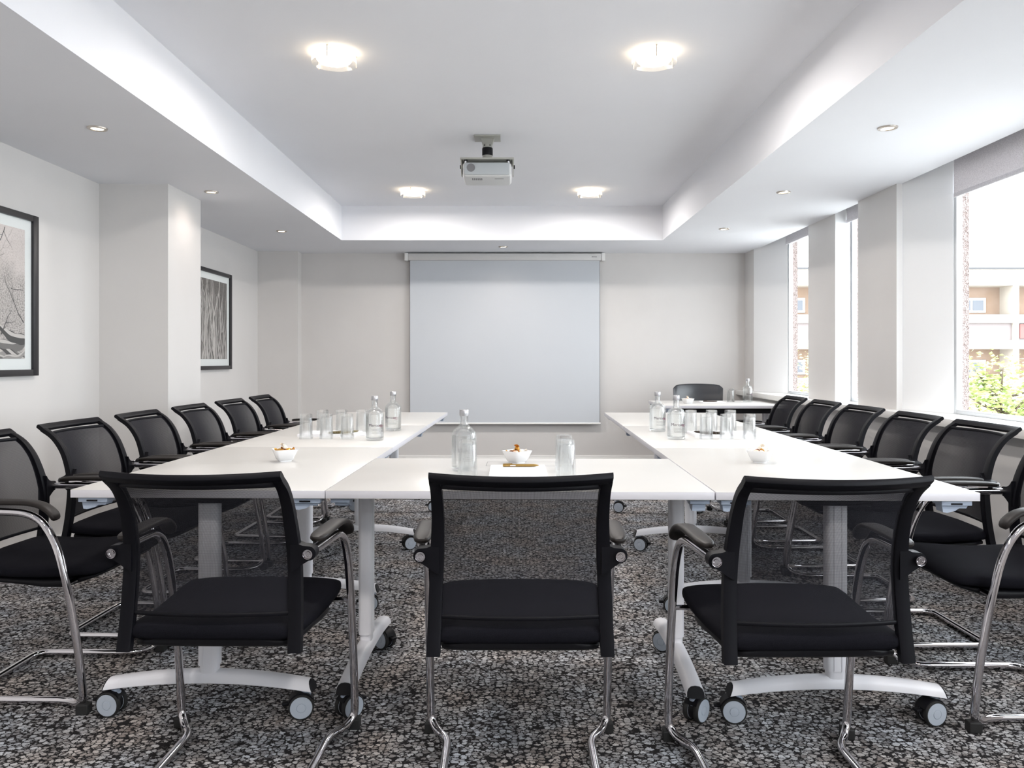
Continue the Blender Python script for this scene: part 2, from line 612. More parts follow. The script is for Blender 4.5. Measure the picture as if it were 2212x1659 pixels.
# =================================================================== the room
def build_room():
    m = MB(CARPET)
    m.box(XL - 0.2, 2.9, YB - 0.2, DW + 0.2, -0.12, 0.0)
    struct(m.build('floor'), 'grey and taupe mottled loop carpet with dark flecks', 'floor')

    # ceiling: border at H, recess above
    m = MB(CEIL)
    T = 0.45
    m.box(XL - 0.2, RX0, YB - 0.2, DW + 0.2, H, H + T)
    m.box(RX1, XC, YB - 0.2, DW + 0.2, H, H + T)
    m.box(RX0, RX1, RY1, DW + 0.2, H, H + T)
    m.box(RX0, RX1, YB - 0.2, RY0, H, H + T)
    m.box(RX0 - 0.02, RX1 + 0.02, RY0 - 0.02, RY1 + 0.02, H + REC, H + T)
    m.box(XC, 2.9, YB - 0.2, DW + 0.2, H + 0.16, H + T)
    struct(m.build('ceiling'), 'white ceiling with a long rectangular raised recess', 'ceiling')

    m = MB(WALL)
    m.box(XL - 0.2, XL, YB - 0.2, DW + 0.2, 0, H)
    m.box(XL, -2.271, 5.147, 5.685, 0, H)            # pillar
    struct(m.build('wall_left'), 'off-white left wall with a square projecting pillar', 'wall')

    m = MB(WALLB)
    m.box(XL, XC, DW, DW + 0.2, 0, H + 0.16)
    m.box(XL, -2.299, 8.35, DW, 0, H)
    struct(m.build('wall_back'), 'pale greige far wall behind the projection screen', 'wall')

    m = MB(WALL)
    m.box(XL, 2.9, YB - 0.2, YB, 0, H + 0.16)
    struct(m.build('wall_front'), 'plain off-white wall behind the camera', 'wall')

    # window side: apron, pillars, mullions
    m = MB(WALL)
    m.box(XP + 0.01, 2.73, YB, DW, 0, 0.77)
    zt = H + 0.16

    def col(pts):
        m.prism(pts, 0.77, zt)
    col([(XP, 8.18), (2.69, 7.63), (2.73, 7.63), (2.73, DW), (XP, DW)])
    col([(XC, 6.21), (2.73, 6.21), (2.73, 6.77), (XC, 6.77)])
    col([(XP, 5.147), (2.576, 5.147), (2.69, 4.76), (2.73, 4.76), (2.73, 5.72), (XP, 5.72)])
    col([(XC, 2.62), (2.73, 2.62), (2.73, 3.10), (XC, 3.10)])
    col([(XP, 1.60), (2.576, 1.60), (2.69, 1.22), (2.73, 1.22), (2.73, 2.20), (XP, 2.20)])
    col([(XC, -0.88), (2.73, -0.88), (2.73, -0.40), (XC, -0.40)])
    col([(XP, YB), (2.73, YB), (2.73, -2.6), (XP, -2.6)])
    rv = MB(REVEAL)
    for (ya, yb) in ((8.18, 7.63), (5.147, 4.76), (1.60, 1.22)):
        xa = XP if ya > 8 else 2.576
        rv.prism([(xa - .004, ya), (2.686, yb), (2.694, yb - .002), (xa + .02, ya + .002)][::1], 0.8205, H + .15)
    for ya in (6.21, 2.62, -0.88):
        rv.box(XC + .002, 2.69, ya - .004, ya + .001, 0.8205, H + .15)
    struct(rv.build('trim_2'), 'white window reveals with daylight painted into their colour', 'window reveal')
    # heads over the windows
    for y0, y1 in WINDOWS:
        m.box(2.70, 2.73, y0, y1, H, zt)
    struct(m.build('wall_right'), 'off-white window wall with square piers and narrow mullions', 'wall')

    m = MB(PEBB)
    ys = [(7.63, DW + .3), (6.21, 6.77), (4.76, 5.72), (2.62, 3.10), (1.22, 2.20), (-0.88, -0.40), (YB - .2, -2.6)]
    for y0, y1 in ys:
        m.box(2.731, 2.792, y0 + 0.012, y1 - 0.012, -5.0, 3.4)
    m.box(2.731, 2.792, YB - .2, DW + .3, -5.0, 0.765)
    m.box(2.731, 2.792, YB - .2, DW + .3, H + 0.02, 3.4)
    struct(m.build('wall_outside'), 'pinkish pebble-dashed outer wall seen through the windows', 'wall')

    m = MB(TRIM)
    m.box(2.43, 2.73, YB, DW, 0.77, 0.82, 0.006)
    struct(m.build('trim_1'), 'white window sill running the length of the right wall', 'window sill')
    m = MB(TRIM)
    for x0, x1, y0, y1 in ((XL, XL + .018, YB, 5.147), (XL, XL + .018, 5.685, 8.35), (XL, -2.271 + .018, 5.129, 5.147),
                           (-2.271, -2.253, 5.147, 5.685), (XL, -2.253, 5.685, 5.703)):
        m.box(x0, x1, y0, y1, 0, 0.1, 0.004)
    struct(m.build('baseboard_left'), 'white skirting board along the left wall and pillar', 'skirting board')
    m = MB(TRIM)
    m.box(-2.299, XP, DW - .018, DW, 0, 0.085, 0.003)
    m.box(-2.299, XP, DW - .010, DW, 0.085, 0.108, 0.003)
    m.box(XL, -2.281, 8.332, 8.35, 0, 0.1, 0.003)
    struct(m.build('baseboard_back'), 'white skirting board with a moulded top along the far wall', 'skirting board')
    m = MB(TRIM)
    m.box(XP - .006, XP + .012, YB, DW, 0, 0.1, 0.003)
    struct(m.build('baseboard_right'), 'white skirting board under the windows', 'skirting board')

    names = ['far narrow window beyond the slim mullion', 'narrow window strip beside the big pier', 'large window at the right edge of the view',
             'added unseen narrow window beside the camera', 'added unseen large window level with the camera', 'added unseen window at the rear of the room']
    for i, (y0, y1) in enumerate(WINDOWS):
        w = empty('window_%d' % (i + 1), names[i], 'window', (2.72, (y0 + y1) / 2, 0.82))
        w['kind'] = 'structure'
        h = H + 0.0 - 0.82
        a, b = -(y1 - y0) / 2, (y1 - y0) / 2
        m = MB(ALU)
        fw = 0.028
        m.box(-.028, .009, a, a + fw, 0, h, 0.003)
        m.box(-.028, .009, b - fw, b, 0, h, 0.003)
        m.box(-.028, .009, a + fw, b - fw, 0, fw, 0.003)
        m.box(-.028, .009, a + fw, b - fw, h - fw, h, 0.003)
        m.build('window_frame', w)
        m = MB(PANE)
        m.box(-.003, .003, a + fw - .004, b - fw + .004, fw - .004, h - fw + .004)
        m.build('window_pane', w)


build_room()


def blind(y0, y1, drop, label):
    t = empty('roller_blind', label, 'blind', (2.655, (y0 + y1) / 2, H + 0.10))
    a, b = -(y1 - y0) / 2, (y1 - y0) / 2
    zb = CZ + drop - (H + 0.10)
    m = MB(BLIND)
    m.box(-.0012, .0012, a, b, zb, 0.0)
    m.build('blind_fabric', t)
    m = MB(BLIND)
    m.box(-.006, .006, a, b, zb - .004, zb + .022, 0.003)
    m.build('bottom_bar', t)
    m = MB(EDGE)
    m.tube([(0.0, a, .02), (0.0, b, .02)], .022, 14)
    m.build('roller', t)
    return t


blind(3.13, 4.69, 0.978, 'grey woven roller blind at the top of the large right window')
blind(6.78, 7.58, 1.118, 'grey roller blind at the top of the far narrow window')
blind(5.73, 6.20, 1.088, 'grey roller blind in the slim window beside the big pier')


# =================================================================== outside
def build_outside():
    D = 34.0
    k = D / F

    def X(p): return (p - 1107) * k
    def Z(p): return CZ - (p - 777) * k
    b = empty('apartment_building', 'cream and tan apartment block across the street with balconies', 'building', (X(2150), D, -5.0))
    ox, oz = b.location.x, b.location.z

    def bx(m, x0, x1, y0, y1, p0, p1, bev=0.0):
        m.box(x0 - ox, x1 - ox, y0, y1, Z(p1) - oz, Z(p0) - oz, bev)
    xl, xr = X(1560), X(3300)
    m = MB(OUTT)
    m.box(xl - ox, xr - ox, 0.9, 6.0, 0, Z(600) - oz)
    m.build('wall', b)
    m = MB(OUTW)
    bx(m, xl, xr, -0.1, 1.0, 582, 617)
    for q in range(4):
        s = 137 * q
        bx(m, xl, xr, -0.15, 0.95, 680 + s, 698 + s)
        bx(m, xl, xr, -0.15, 0.95, 735 + s, 754 + s)
    for x in (1585, 1785, 1985, 2187, 2387, 2587, 2787, 2987, 3187):
        m.box(X(x) - ox, X(x + 13) - ox, -0.05, 0.95, 0, Z(600) - oz)
    m.build('balcony_band', b)
    m = MB(OUTGREY)
    bx(m, xl - .1, xr + .1, -0.2, 1.1, 578, 582)
    m.build('parapet_cap', b)
    m = MB(OUTP)
    for q in range(4):
        bx(m, xl, xr, 0.05, 0.12, 698 + 137 * q, 735 + 137 * q)
    m.build('balcony_glass', b)
    for x in (2203, 2603):
        m = MB(OUTR)
        bx(m, X(x), X(x + 40), -0.02, 0.04, 700, 731)
        m.build('red_panel', b)
    for q in range(4):
        for x in (1660, 1860, 2060, 2260, 2460, 2660):
            s = 137 * q
            m = MB(OUTF)
            bx(m, X(x + 30), X(x + 95), 0.84, 0.92, 640 + s, 673 + s, 0.01)
            w = m.build('window', b)
            m = MB(OUTG)
            bx(m, X(x + 36), X(x + 60), 0.82, 0.85, 646 + s, 668 + s)
            bx(m, X(x + 66), X(x + 89), 0.82, 0.85, 646 + s, 668 + s)
            m.build('pane', w)
    m = MB(STREET)
    m.box(3.4, 60, -12, 70, -5.1, -5.0)
    tag(m.build('street'), 'grey street far below the windows', 'street', kind='structure')


build_outside()


def tree(x, y, zc, r, seed, label, n=1500):
    t = empty('street_tree', label, 'tree', (x, y, -5.0), 0)
    rr = random.Random(seed)
    m = MB(BARK)
    h = zc + 5.0
    m.tube([(0, 0, 0), (0.05, 0, h * .5), (0, .05, h * .8), (0.02, 0, h + r * .5)], [.12, .1, .06, .02], 8)
    for i in range(14):
        a = rr.uniform(0, 2 * PI); z0 = h - r * rr.uniform(.0, 1.0)
        e = Vector((math.cos(a), math.sin(a), rr.uniform(.2, 1.0))) * r * rr.uniform(.5, .95)
        m.tube([(0, 0, z0), (e.x * .5, e.y * .5, z0 + e.z * .35), (e.x, e.y, z0 + e.z)], [.035, .02, .006], 5)
    m.build('trunk', t)
    m = MB(LEAF)
    clumps = []
    for i in range(26):
        v = Vector((rr.gauss(0, 1), rr.gauss(0, 1), rr.gauss(0, 1))).normalized() * r * rr.uniform(.3, 1.0)
        clumps.append(v + Vector((0, 0, h)))
    for i in range(n):
        c = rr.choice(clumps) + Vector((rr.gauss(0, .17), rr.gauss(0, .17), rr.gauss(0, .15))) * r
        s = rr.uniform(.035, .075)
        M = Matrix.Translation(c) @ Matrix.Rotation(rr.uniform(0, 6.3), 4, 'Z') @ Matrix.Rotation(rr.uniform(-1.2, 1.2), 4, 'X')
        m.poly([M @ Vector(p) for p in ((-s, 0, 0), (-s * .3, -s * .6, .01), (s, 0, 0), (-s * .3, s * .6, .01))])
    m.build('foliage', t, sharp=0)
    return t


tree(8.75, 14.0, 0.55, 0.85, 3, 'young light green street tree outside the large right window', 1700)
tree(7.75, 20.0, 0.2, 1.1, 5, 'light green street tree outside the far narrow window', 1500)


# =================================================================== lights of the room, with added ones out of view
def ceiling_lamp(x, y, label):
    z = H + REC
    t = empty('ceiling_light', label, 'ceiling light', (x, y, z), 0, 'round glass ceiling lights in the recess')
    m = MB(METALW)
    m.lathe([(0, 0), (.075, 0), (.075, -.012), (0, -.012)], 28)
    m.build('backplate', t)
    m = MB(LAMPD)
    m.lathe([(0, -.016), (.070, -.016), (.082, -.024), (.084, -.034), (.075, -.042), (0, -.044)], 32)
    m.build('diffuser', t)
    m = MB(GLASS)
    m.lathe([(.104, -.012), (.107, -.012), (.108, -.052), (.105, -.052), (.104, -.012)], 40)
    m.build('glass_ring', t)
    for k in range(3):
        m = MB(STEEL)
        a = 2 * PI * k / 3 + 0.45
        m.box(.072, .112, -.003, .003, -.008, -.002, mtx=Matrix.Rotation(a, 4, 'Z'))
        m.tube([Matrix.Rotation(a, 4, 'Z') @ Vector((.110, 0, -.004)), Matrix.Rotation(a, 4, 'Z') @ Vector((.110, 0, -.056))], .0025, 6)
        m.build('clip', t)
    d = bpy.data.lights.new('ceiling_lamp_light', 'AREA')
    d.shape = 'DISK'
    d.energy = LAMP_W
    d.color = (1.0, 0.95, 0.91)
    d.size = 0.18
    o = bpy.data.objects.new('ceiling_lamp_light', d)
    C.objects.link(o)
    o.parent = t
    o.location = (0, 0, -.06)
    return t


LAMP_W = 16.0
SPOT_W = 5.0
ceiling_lamp(-.868, 3.80, 'nearer left of four round glass ceiling lights')
ceiling_lamp(.690, 3.80, 'nearer right of four round glass ceiling lights')
ceiling_lamp(-.876, 6.87, 'farther left round glass ceiling light, beyond the projector')
ceiling_lamp(.680, 6.87, 'farther right round glass ceiling light, beyond the projector')
for x_, s_ in ((-.87, 'left'), (.69, 'right')):  # lamps out of view, added to light the near end
    ceiling_lamp(x_, 0.75, 'added unseen round ceiling light above the camera, %s side' % s_)
    ceiling_lamp(x_, -1.4, 'added unseen round ceiling light behind the camera, %s side' % s_)


def downlight(x, y, label, on=1.0):
    t = empty('downlight', label, 'downlight', (x, y, H), 0, 'small recessed downlights in the ceiling border')
    m = MB(STEEL)
    m.lathe([(.030, .0005), (.030, -.004), (.034, -.008), (.046, -.006), (.048, .0005)], 28)
    m.build('trim_ring', t)
    m = MB(LAMPS)
    m.lathe([(0, -.001), (.029, -.001), (.029, -.003), (0, -.003)], 20)
    m.build('bulb', t)
    d = bpy.data.lights.new('downlight_beam', 'SPOT')
    d.energy = SPOT_W * on
    d.color = (1.0, 0.86, 0.76)
    d.spot_size = math.radians(150)
    d.spot_blend = 1.0
    d.shadow_soft_size = 0.05
    o = bpy.data.objects.new('downlight_beam', d)
    C.objects.link(o)
    o.parent = t
    o.location = (0, 0, -.02)
    return t


for y_, w_ in ((3.91, 'nearest'), (5.39, 'middle'), (7.03, 'farthest')):
    downlight(-2.08, y_, '%s downlight in the left ceiling border' % w_)
for y_, w_ in ((3.90, 'nearest'), (5.40, 'middle'), (6.91, 'farthest')):
    downlight(1.875, y_, '%s downlight in the right ceiling border by the windows' % w_)
downlight(-.095, 8.01, 'single downlight in front of the projection screen')
for y_ in (2.4, 0.9, -0.8):  # border rows carried on out of view, added for room light
    downlight(-2.08, y_, 'added downlight in the left border out of view %s' % {2.4: 'beside the near chairs', 0.9: 'level with the camera', -0.8: 'behind the camera'}[y_])
    downlight(1.875, y_, 'added downlight in the right border out of view %s' % {2.4: 'beside the near chairs', 0.9: 'level with the camera', -0.8: 'behind the camera'}[y_])


# =================================================================== projector and screen
def build_projector():
    x, y = pxd(1053, 5.25), 5.25
    t = empty('projector', 'white ceiling projector hanging from a short black and grey mount', 'projector', (x, y, H + REC))

    def zz(p, d=5.2): return (777 - p) * d / F + CZ - (H + REC)
    m = MB(PRJM)
    m.box(-.088, .088, -.075, .075, -.008, 0, 0.002)
    m.prism([(-.045, -.008), (.045, -.008), (.032, -.05), (-.032, -.05)], -.02, .02, Matrix.Rotation(PI / 2, 4, 'X'))
    m.build('ceiling_plate', t)
    m = MB(PRJM)
    m.lathe([(0, -.045), (.032, -.045), (.033, -.072), (0, -.072)], 24)
    m.lathe([(0, -.118), (.034, -.118), (.032, -.155), (0, -.155)], 24)
    for sx in (-1, 1):
        m.use(BLACKP).lathe([(0, 0), (.004, 0), (.004, .004), (0, .004)], 10, (sx * .018, -.033, -.058), 'Y', )
    m.build('collar', t)
    m = MB(BLACKP)
    m.lathe([(0, -.070), (.034, -.070), (.036, -.075), (.036, -.118), (.034, -.122), (0, -.122)], 24)
    m.build('pole', t)
    zp = -.158
    m = MB(PRJM)
    m.box(-.178, .178, -.10, .10, zp - .012, zp, 0.002)
    for s in (-1, 1):
        m.prism([(-.09, 0), (.09, 0), (.03, -.09), (-.03, -.09)], s * .172 - .003, s * .172 + .003,
                Matrix.Translation((0, 0, zp - .01)) @ Matrix(((0, 0, 1, 0), (1, 0, 0, 0), (0, 1, 0, 0), (0, 0, 0, 1))))
    m.build('yoke', t)
    for s in (-1, 1):
        m = MB(BLACKP)
        m.lathe([(0, 0), (.013, 0), (.013, .008), (0, .008)], 14, (s * .176 - (0 if s > 0 else .008), 0, zp - .04), 'X')
        m.build('knob', t)
    # body, tilted, rounded corners
    M = Matrix.Translation((0, 0, zp - .085)) @ Matrix.Rotation(math.radians(-3), 4, 'X')
    m = MB(PRJ)
    m.box(-.160, .160, -.115, .13, -.048, .048, 0.022, M, 4)
    m.build('body', t)
    m = MB(PRJF)
    m.box(-.148, .148, -.121, -.112, -.040, .040, 0.004, M)
    m.build('rear_panel', t)
    m = MB(DARKG)
    m.lathe([(0, 0), (.027, 0), (.027, .003), (0, .003)], 28, (0, 0, 0), 'Y', M @ Matrix.Translation((-.105, -.1245, .006)))
    m.build('speaker_grille', t)
    m = MB(DARKG)
    for i in range(6):
        m.box(-.10 + i * .012, -.093 + i * .012, -.06, -.02, -.0495, -.047, 0, M)
    m.box(.05, .11, -.055, -.051, -.0495, -.047, 0, M)
    m.build('vent', t)
    for s in (-1, 1):
        m = MB(METALW)
        m.tube([(s * .14, -.09, zp - .012), (s * .145, -.09, zp - .045)], .006, 8)
        m.use(BLACKP).lathe([(0, 0), (.011, 0), (.011, .008), (0, .008)], 12, (s * .14, -.09, zp - .022))
        m.build('mount_bolt', t)


build_projector()


def text_mesh(body, size, extrude=0.0002, align='CENTER'):
    cu = bpy.data.curves.new('lettering', 'FONT')
    cu.body = body
    cu.size = size
    cu.align_x = align
    cu.align_y = 'CENTER'
    cu.extrude = extrude
    cu.resolution_u = 3
    o = bpy.data.objects.new('lettering', cu)
    C.objects.link(o)
    bpy.context.view_layer.update()
    me = bpy.data.meshes.new_from_object(o.evaluated_get(bpy.context.evaluated_depsgraph_get()))
    vs = [v.co.copy() for v in me.vertices]
    fs = [list(p.vertices) for p in me.polygons]
    bpy.data.objects.remove(o)
    bpy.data.curves.remove(cu)
    bpy.data.meshes.remove(me)
    return vs, fs


def add_text(m, body, size, fn, extrude=0.0002, align='CENTER'):
    vs, fs = text_mesh(body, size, extrude, align)
    V = [m.bm.verts.new(fn(v)) for v in vs]
    for f in fs:
        m._f([V[i] for i in f])


def build_screen():
    y = 8.44
    t = empty('projection_screen', 'wide white roll-down projection screen on the far wall', 'projection screen', (pxd(1090.5, y), y, CZ - 137 * y / F))
    bz = t.location.z
    k = y / F
    m = MB(SCREEN)
    m.box(-204.5 * k, 204.5 * k, -.001, .001, 0, 351 * k)
    m.use(DARKG)
    m.box(-205.2 * k, -204.5 * k, -.0012, .0012, 0, 351 * k)
    m.box(204.5 * k, 205.2 * k, -.0012, .0012, 0, 351 * k)
    m.build('screen_fabric', t)
    m = MB(CASE)
    m.box(-208 * k, 208 * k, -.045, .045, 351 * k, 365.5 * k, 0.006)
    c = m.build('case', t)
    m = MB(DARKG)
    x0 = 196 * k
    m.lathe([(0, 0), (.006, 0), (.006, .001), (0, .001)], 10, (188 * k, -.0462, 358 * k), 'Y')
    for i in range(5):
        m.box(190 * k + i * .008, 190 * k + .005 + i * .008, -.0462, -.0450, 357 * k, 359 * k)
    m.build('badge', c)
    for s in (-1, 1):
        m = MB(TRIM)
        m.box(s * 208 * k, s * 215.5 * k, -.05, .055, 350 * k, 366.5 * k, 0.004)
        m.build('end_cap', t)
    m = MB(TRIM)
    m.tube([(-207 * k, 0, -.004), (207 * k, 0, -.004)], .010, 12)
    m.build('bottom_bar', t)


build_screen()


# =================================================================== pictures on the left wall
def picture(y0, y1, kind, label):
    zc0, zc1 = CZ - .09, CZ + .812
    w = y1 - y0
    h = zc1 - zc0
    t = empty('framed_picture', label, 'picture', (XL + .001, (y0 + y1) / 2, zc0))
    m = MB(FRAMEB)
    b = .050
    m.box(0, .030, -w / 2, -w / 2 + b, 0, h, .002)
    m.box(0, .030, w / 2 - b, w / 2, 0, h, .002)
    m.box(0, .030, -w / 2 + b, w / 2 - b, 0, b * .7, .002)
    m.box(0, .030, -w / 2 + b, w / 2 - b, h - b * .7, h, .002)
    m.build('frame', t)
    m = MB(MATB)
    m.box(.002, .016, -w / 2 + b, w / 2 - b, b * .7, h - b * .7)
    m.build('mount', t)
    a0, a1 = -w / 2 + b + .06, w / 2 - b - .06
    z0, z1 = .095, h - .093
    rr = random.Random(11 if kind == 'roots' else 4)
    m = MB(ARTR if kind == 'roots' else ARTM)
    m.box(.016, .0175, a0, a1, z0, z1)
    X0 = .0177

    def ribbon(pts, wds, mt, lift=0.0):
        m.use(mt)
        L, R = [], []
        for i, (py, pz) in enumerate(pts):
            ay, az = pts[max(0, i - 1)]; by, bz_ = pts[min(len(pts) - 1, i + 1)]
            d = math.hypot(by - ay, bz_ - az) or 1
            ny, nz = -(bz_ - az) / d, (by - ay) / d
            cl = lambda q, lo, hi: max(lo, min(hi, q))
            L.append(m.bm.verts.new((X0 + lift, cl(py + ny * wds[i] / 2, a0, a1), cl(pz + nz * wds[i] / 2, z0, z1))))
            R.append(m.bm.verts.new((X0 + lift, cl(py - ny * wds[i] / 2, a0, a1), cl(pz - nz * wds[i] / 2, z0, z1))))
        for i in range(len(pts) - 1):
            m._f([L[i], R[i], R[i + 1], L[i + 1]])
    if kind == 'roots':
        for i in range(70):
            y = rr.uniform(a0, a1)
            z = z0 + rr.choice([0, 0, rr.uniform(0, .4)])
            dy = rr.uniform(-.25, .25)
            w0 = rr.uniform(.010, .034)
            ph = rr.uniform(0, 6.3); am = rr.uniform(.01, .035); fq = rr.uniform(5, 13)
            pts, wd = [], []
            L = rr.uniform(.35, .75)
            for k in range(26):
                q = k / 25
                pts.append((y + dy * q * L + am * math.sin(ph + fq * q * L), z + q * L))
                wd.append(w0 * (1 - .6 * q) * (1 + .2 * math.sin(k)))
            li = i * .000004
            ribbon([(p + .003, q_) for p, q_ in pts], [u * 1.15 for u in wd], ARTS[0], li)
            ribbon(pts, wd, ARTS[rr.choice([2, 3, 3, 4])], li + .000002)
            ribbon([(p - .15 * u, q_) for (p, q_), u in zip(pts, wd)], [u * .3 for u in wd], ARTS[4], li + .000003)
    else:
        # rocks along the bottom
        for i in range(22):
            yy = a0 + (a1 - a0) * rr.random()
            zz_ = z0 + rr.uniform(0, .12)
            sl = rr.uniform(-.35, .25); ph = rr.uniform(0, 6); th = rr.uniform(.025, .06); ln = rr.uniform(.09, .2)
            pts, wd = [], []
            for k in range(31):
                q = k / 30 * 2 - 1
                pts.append((yy + q * ln, zz_ + sl * q * ln + .012 * math.sin(3.5 * q + ph)))
                wd.append(th * (1 - q * q) ** .6 * (1 + .12 * math.sin(11 * q + ph)) + .001)
            ribbon(pts, wd, ARTS[rr.choice([0, 1, 1, 2])], i * .00001)
            ribbon([(p - .1 * th, z_ + .28 * th) for p, z_ in pts], [w_ * .35 for w_ in wd], ARTS[rr.choice([3, 4])], i * .00001 + .000005)

        def branch(y, z, a, L, wd, lvl):
            pts, w_ = [(y, z)], [wd]
            n = 9
            for k in range(n):
                a += rr.uniform(-.35, .35)
                y += math.cos(a) * L / n; z += math.sin(a) * L / n
                if not (a0 < y < a1 and z0 < z < z1):
                    break
                pts.append((y, z)); w_.append(wd * (1 - .8 * (k + 1) / n))
                if lvl < 2 and rr.random() < .5:
                    branch(y, z, a + rr.choice([-1, 1]) * rr.uniform(.4, 1.0), L * .55, w_[-1] * .7, lvl + 1)
            if len(pts) > 2:
                ribbon(pts, w_, ARTS[0] if rr.random() < .7 else ARTS[1], .0002 + lvl * .00001)
        branch(a0, z0 + .46, .05, .62, .008, 0)
        branch(a1 - .01, z0 + .20, 2.2, .30, .007, 0)
        branch(a1 - .20, z0 + .13, 1.1, .16, .009, 1)
        branch(a1 - .17, z1 - .01, -1.7, .22, .006, 1)
        branch(a0 + .1, z0 + .58, .2, .5, .005, 1)
        branch(a1 - .12, z0 + .38, -.4, .25, .004, 1)
        branch(a0 + .2, z0 + .15, 1.4, .35, .004, 0)
        branch(a0 + .35, z1 - .02, -1.2, .3, .005, 0)
    m.build('print', t, sharp=0)
    m = MB(PANE)
    m.box(.0205, .0222, -w / 2 + b, w / 2 - b, b * .7, h - b * .7)
    m.build('glazing', t)


picture(3.44, 4.443, 'mist', 'black-framed print of bare branches over rocks at the left edge')
picture(6.45, 7.507, 'roots', 'black-framed print of tangled roots beyond the pillar')


# =================================================================== tables
def caster_mesh_parts(parent, loc, rz, lever=True):
    """caster > two wheels (sub-parts)"""
    body = MB(GREYC)
    M = Matrix.Translation(loc) @ Matrix.Rotation(rz, 4, 'Z')
    # stem and fork
    body.lathe([(0, .086), (.013, .086), (.014, .074), (0, .074)], 14, (0, 0, 0), 'Z', M)
    body.box(-.030, .018, -.010, .010, .052, .080, .006, M)
    body.use(BLACKP)
    body.lathe([(0, -.009), (.034, -.009), (.034, .009), (0, .009)], 24, (0, 0, 0), 'Y', M @ Matrix.Translation((-.012, 0, .041)))
    # hood over the wheels
    pts = [(-.012 + .043 * math.cos(a), .041 + .043 * math.sin(a)) for a in [math.radians(30 + 130 * i / 10) for i in range(11)]]
    inn = [(-.012 + .038 * math.cos(a), .041 + .038 * math.sin(a)) for a in [math.radians(160 - 130 * i / 10) for i in range(11)]]
    Mx = M @ Matrix.Rotation(PI / 2, 4, 'X')
    body.prism(pts + inn, -.020, .020, Mx)
    if lever:
        body.box(-.072, -.050, -.012, .012, .044, .054, .003, M)
    c = body.build('caster', parent)
    for s in (-1, 1):
        w = MB(RUBBER)
        yc = s * .019
        T = M @ Matrix.Translation((-.012, yc, .040))
        w.lathe([(.030, -.008), (.038, -.008), (.040, -.005), (.040, .005), (.038, .008), (.030, .008)], 30, (0, 0, 0), 'Y', T)
        w.use(HUB)
        w.lathe([(0, -.0085), (.0345, -.0085), (.0345, .0088), (.0150, .0092), (.0148, .0082), (.0135, .0082), (.0130, .0100), (0, .0108)], 30, (0, 0, 0), 'Y', T if s > 0 else T @ Matrix.Rotation(PI, 4, 'Z'))
        w.build('wheel', c)
    return c


def clip(parent, x, y, rz):
    m = MB(GREYC)
    M = Matrix.Translation((x, y, .720)) @ Matrix.Rotation(rz, 4, 'Z')
    m.box(-.046, .046, -.010, .05, -.016, 0, .002, M)
    m.prism([(-.040, -.016), (.040, -.016), (.034, -.026), (.012, -.026), (.0, -.034), (-.024, -.040), (-.036, -.038)], 0, .040,
            M @ Matrix.Rotation(PI / 2, 4, 'X') @ Matrix.Translation((0, 0, -.042)))
    m.use(BLACKP)
    m.box(-.018, .016, -.0115, -.009, -.013, -.008, 0, M)
    m.build('linking_clip', parent)


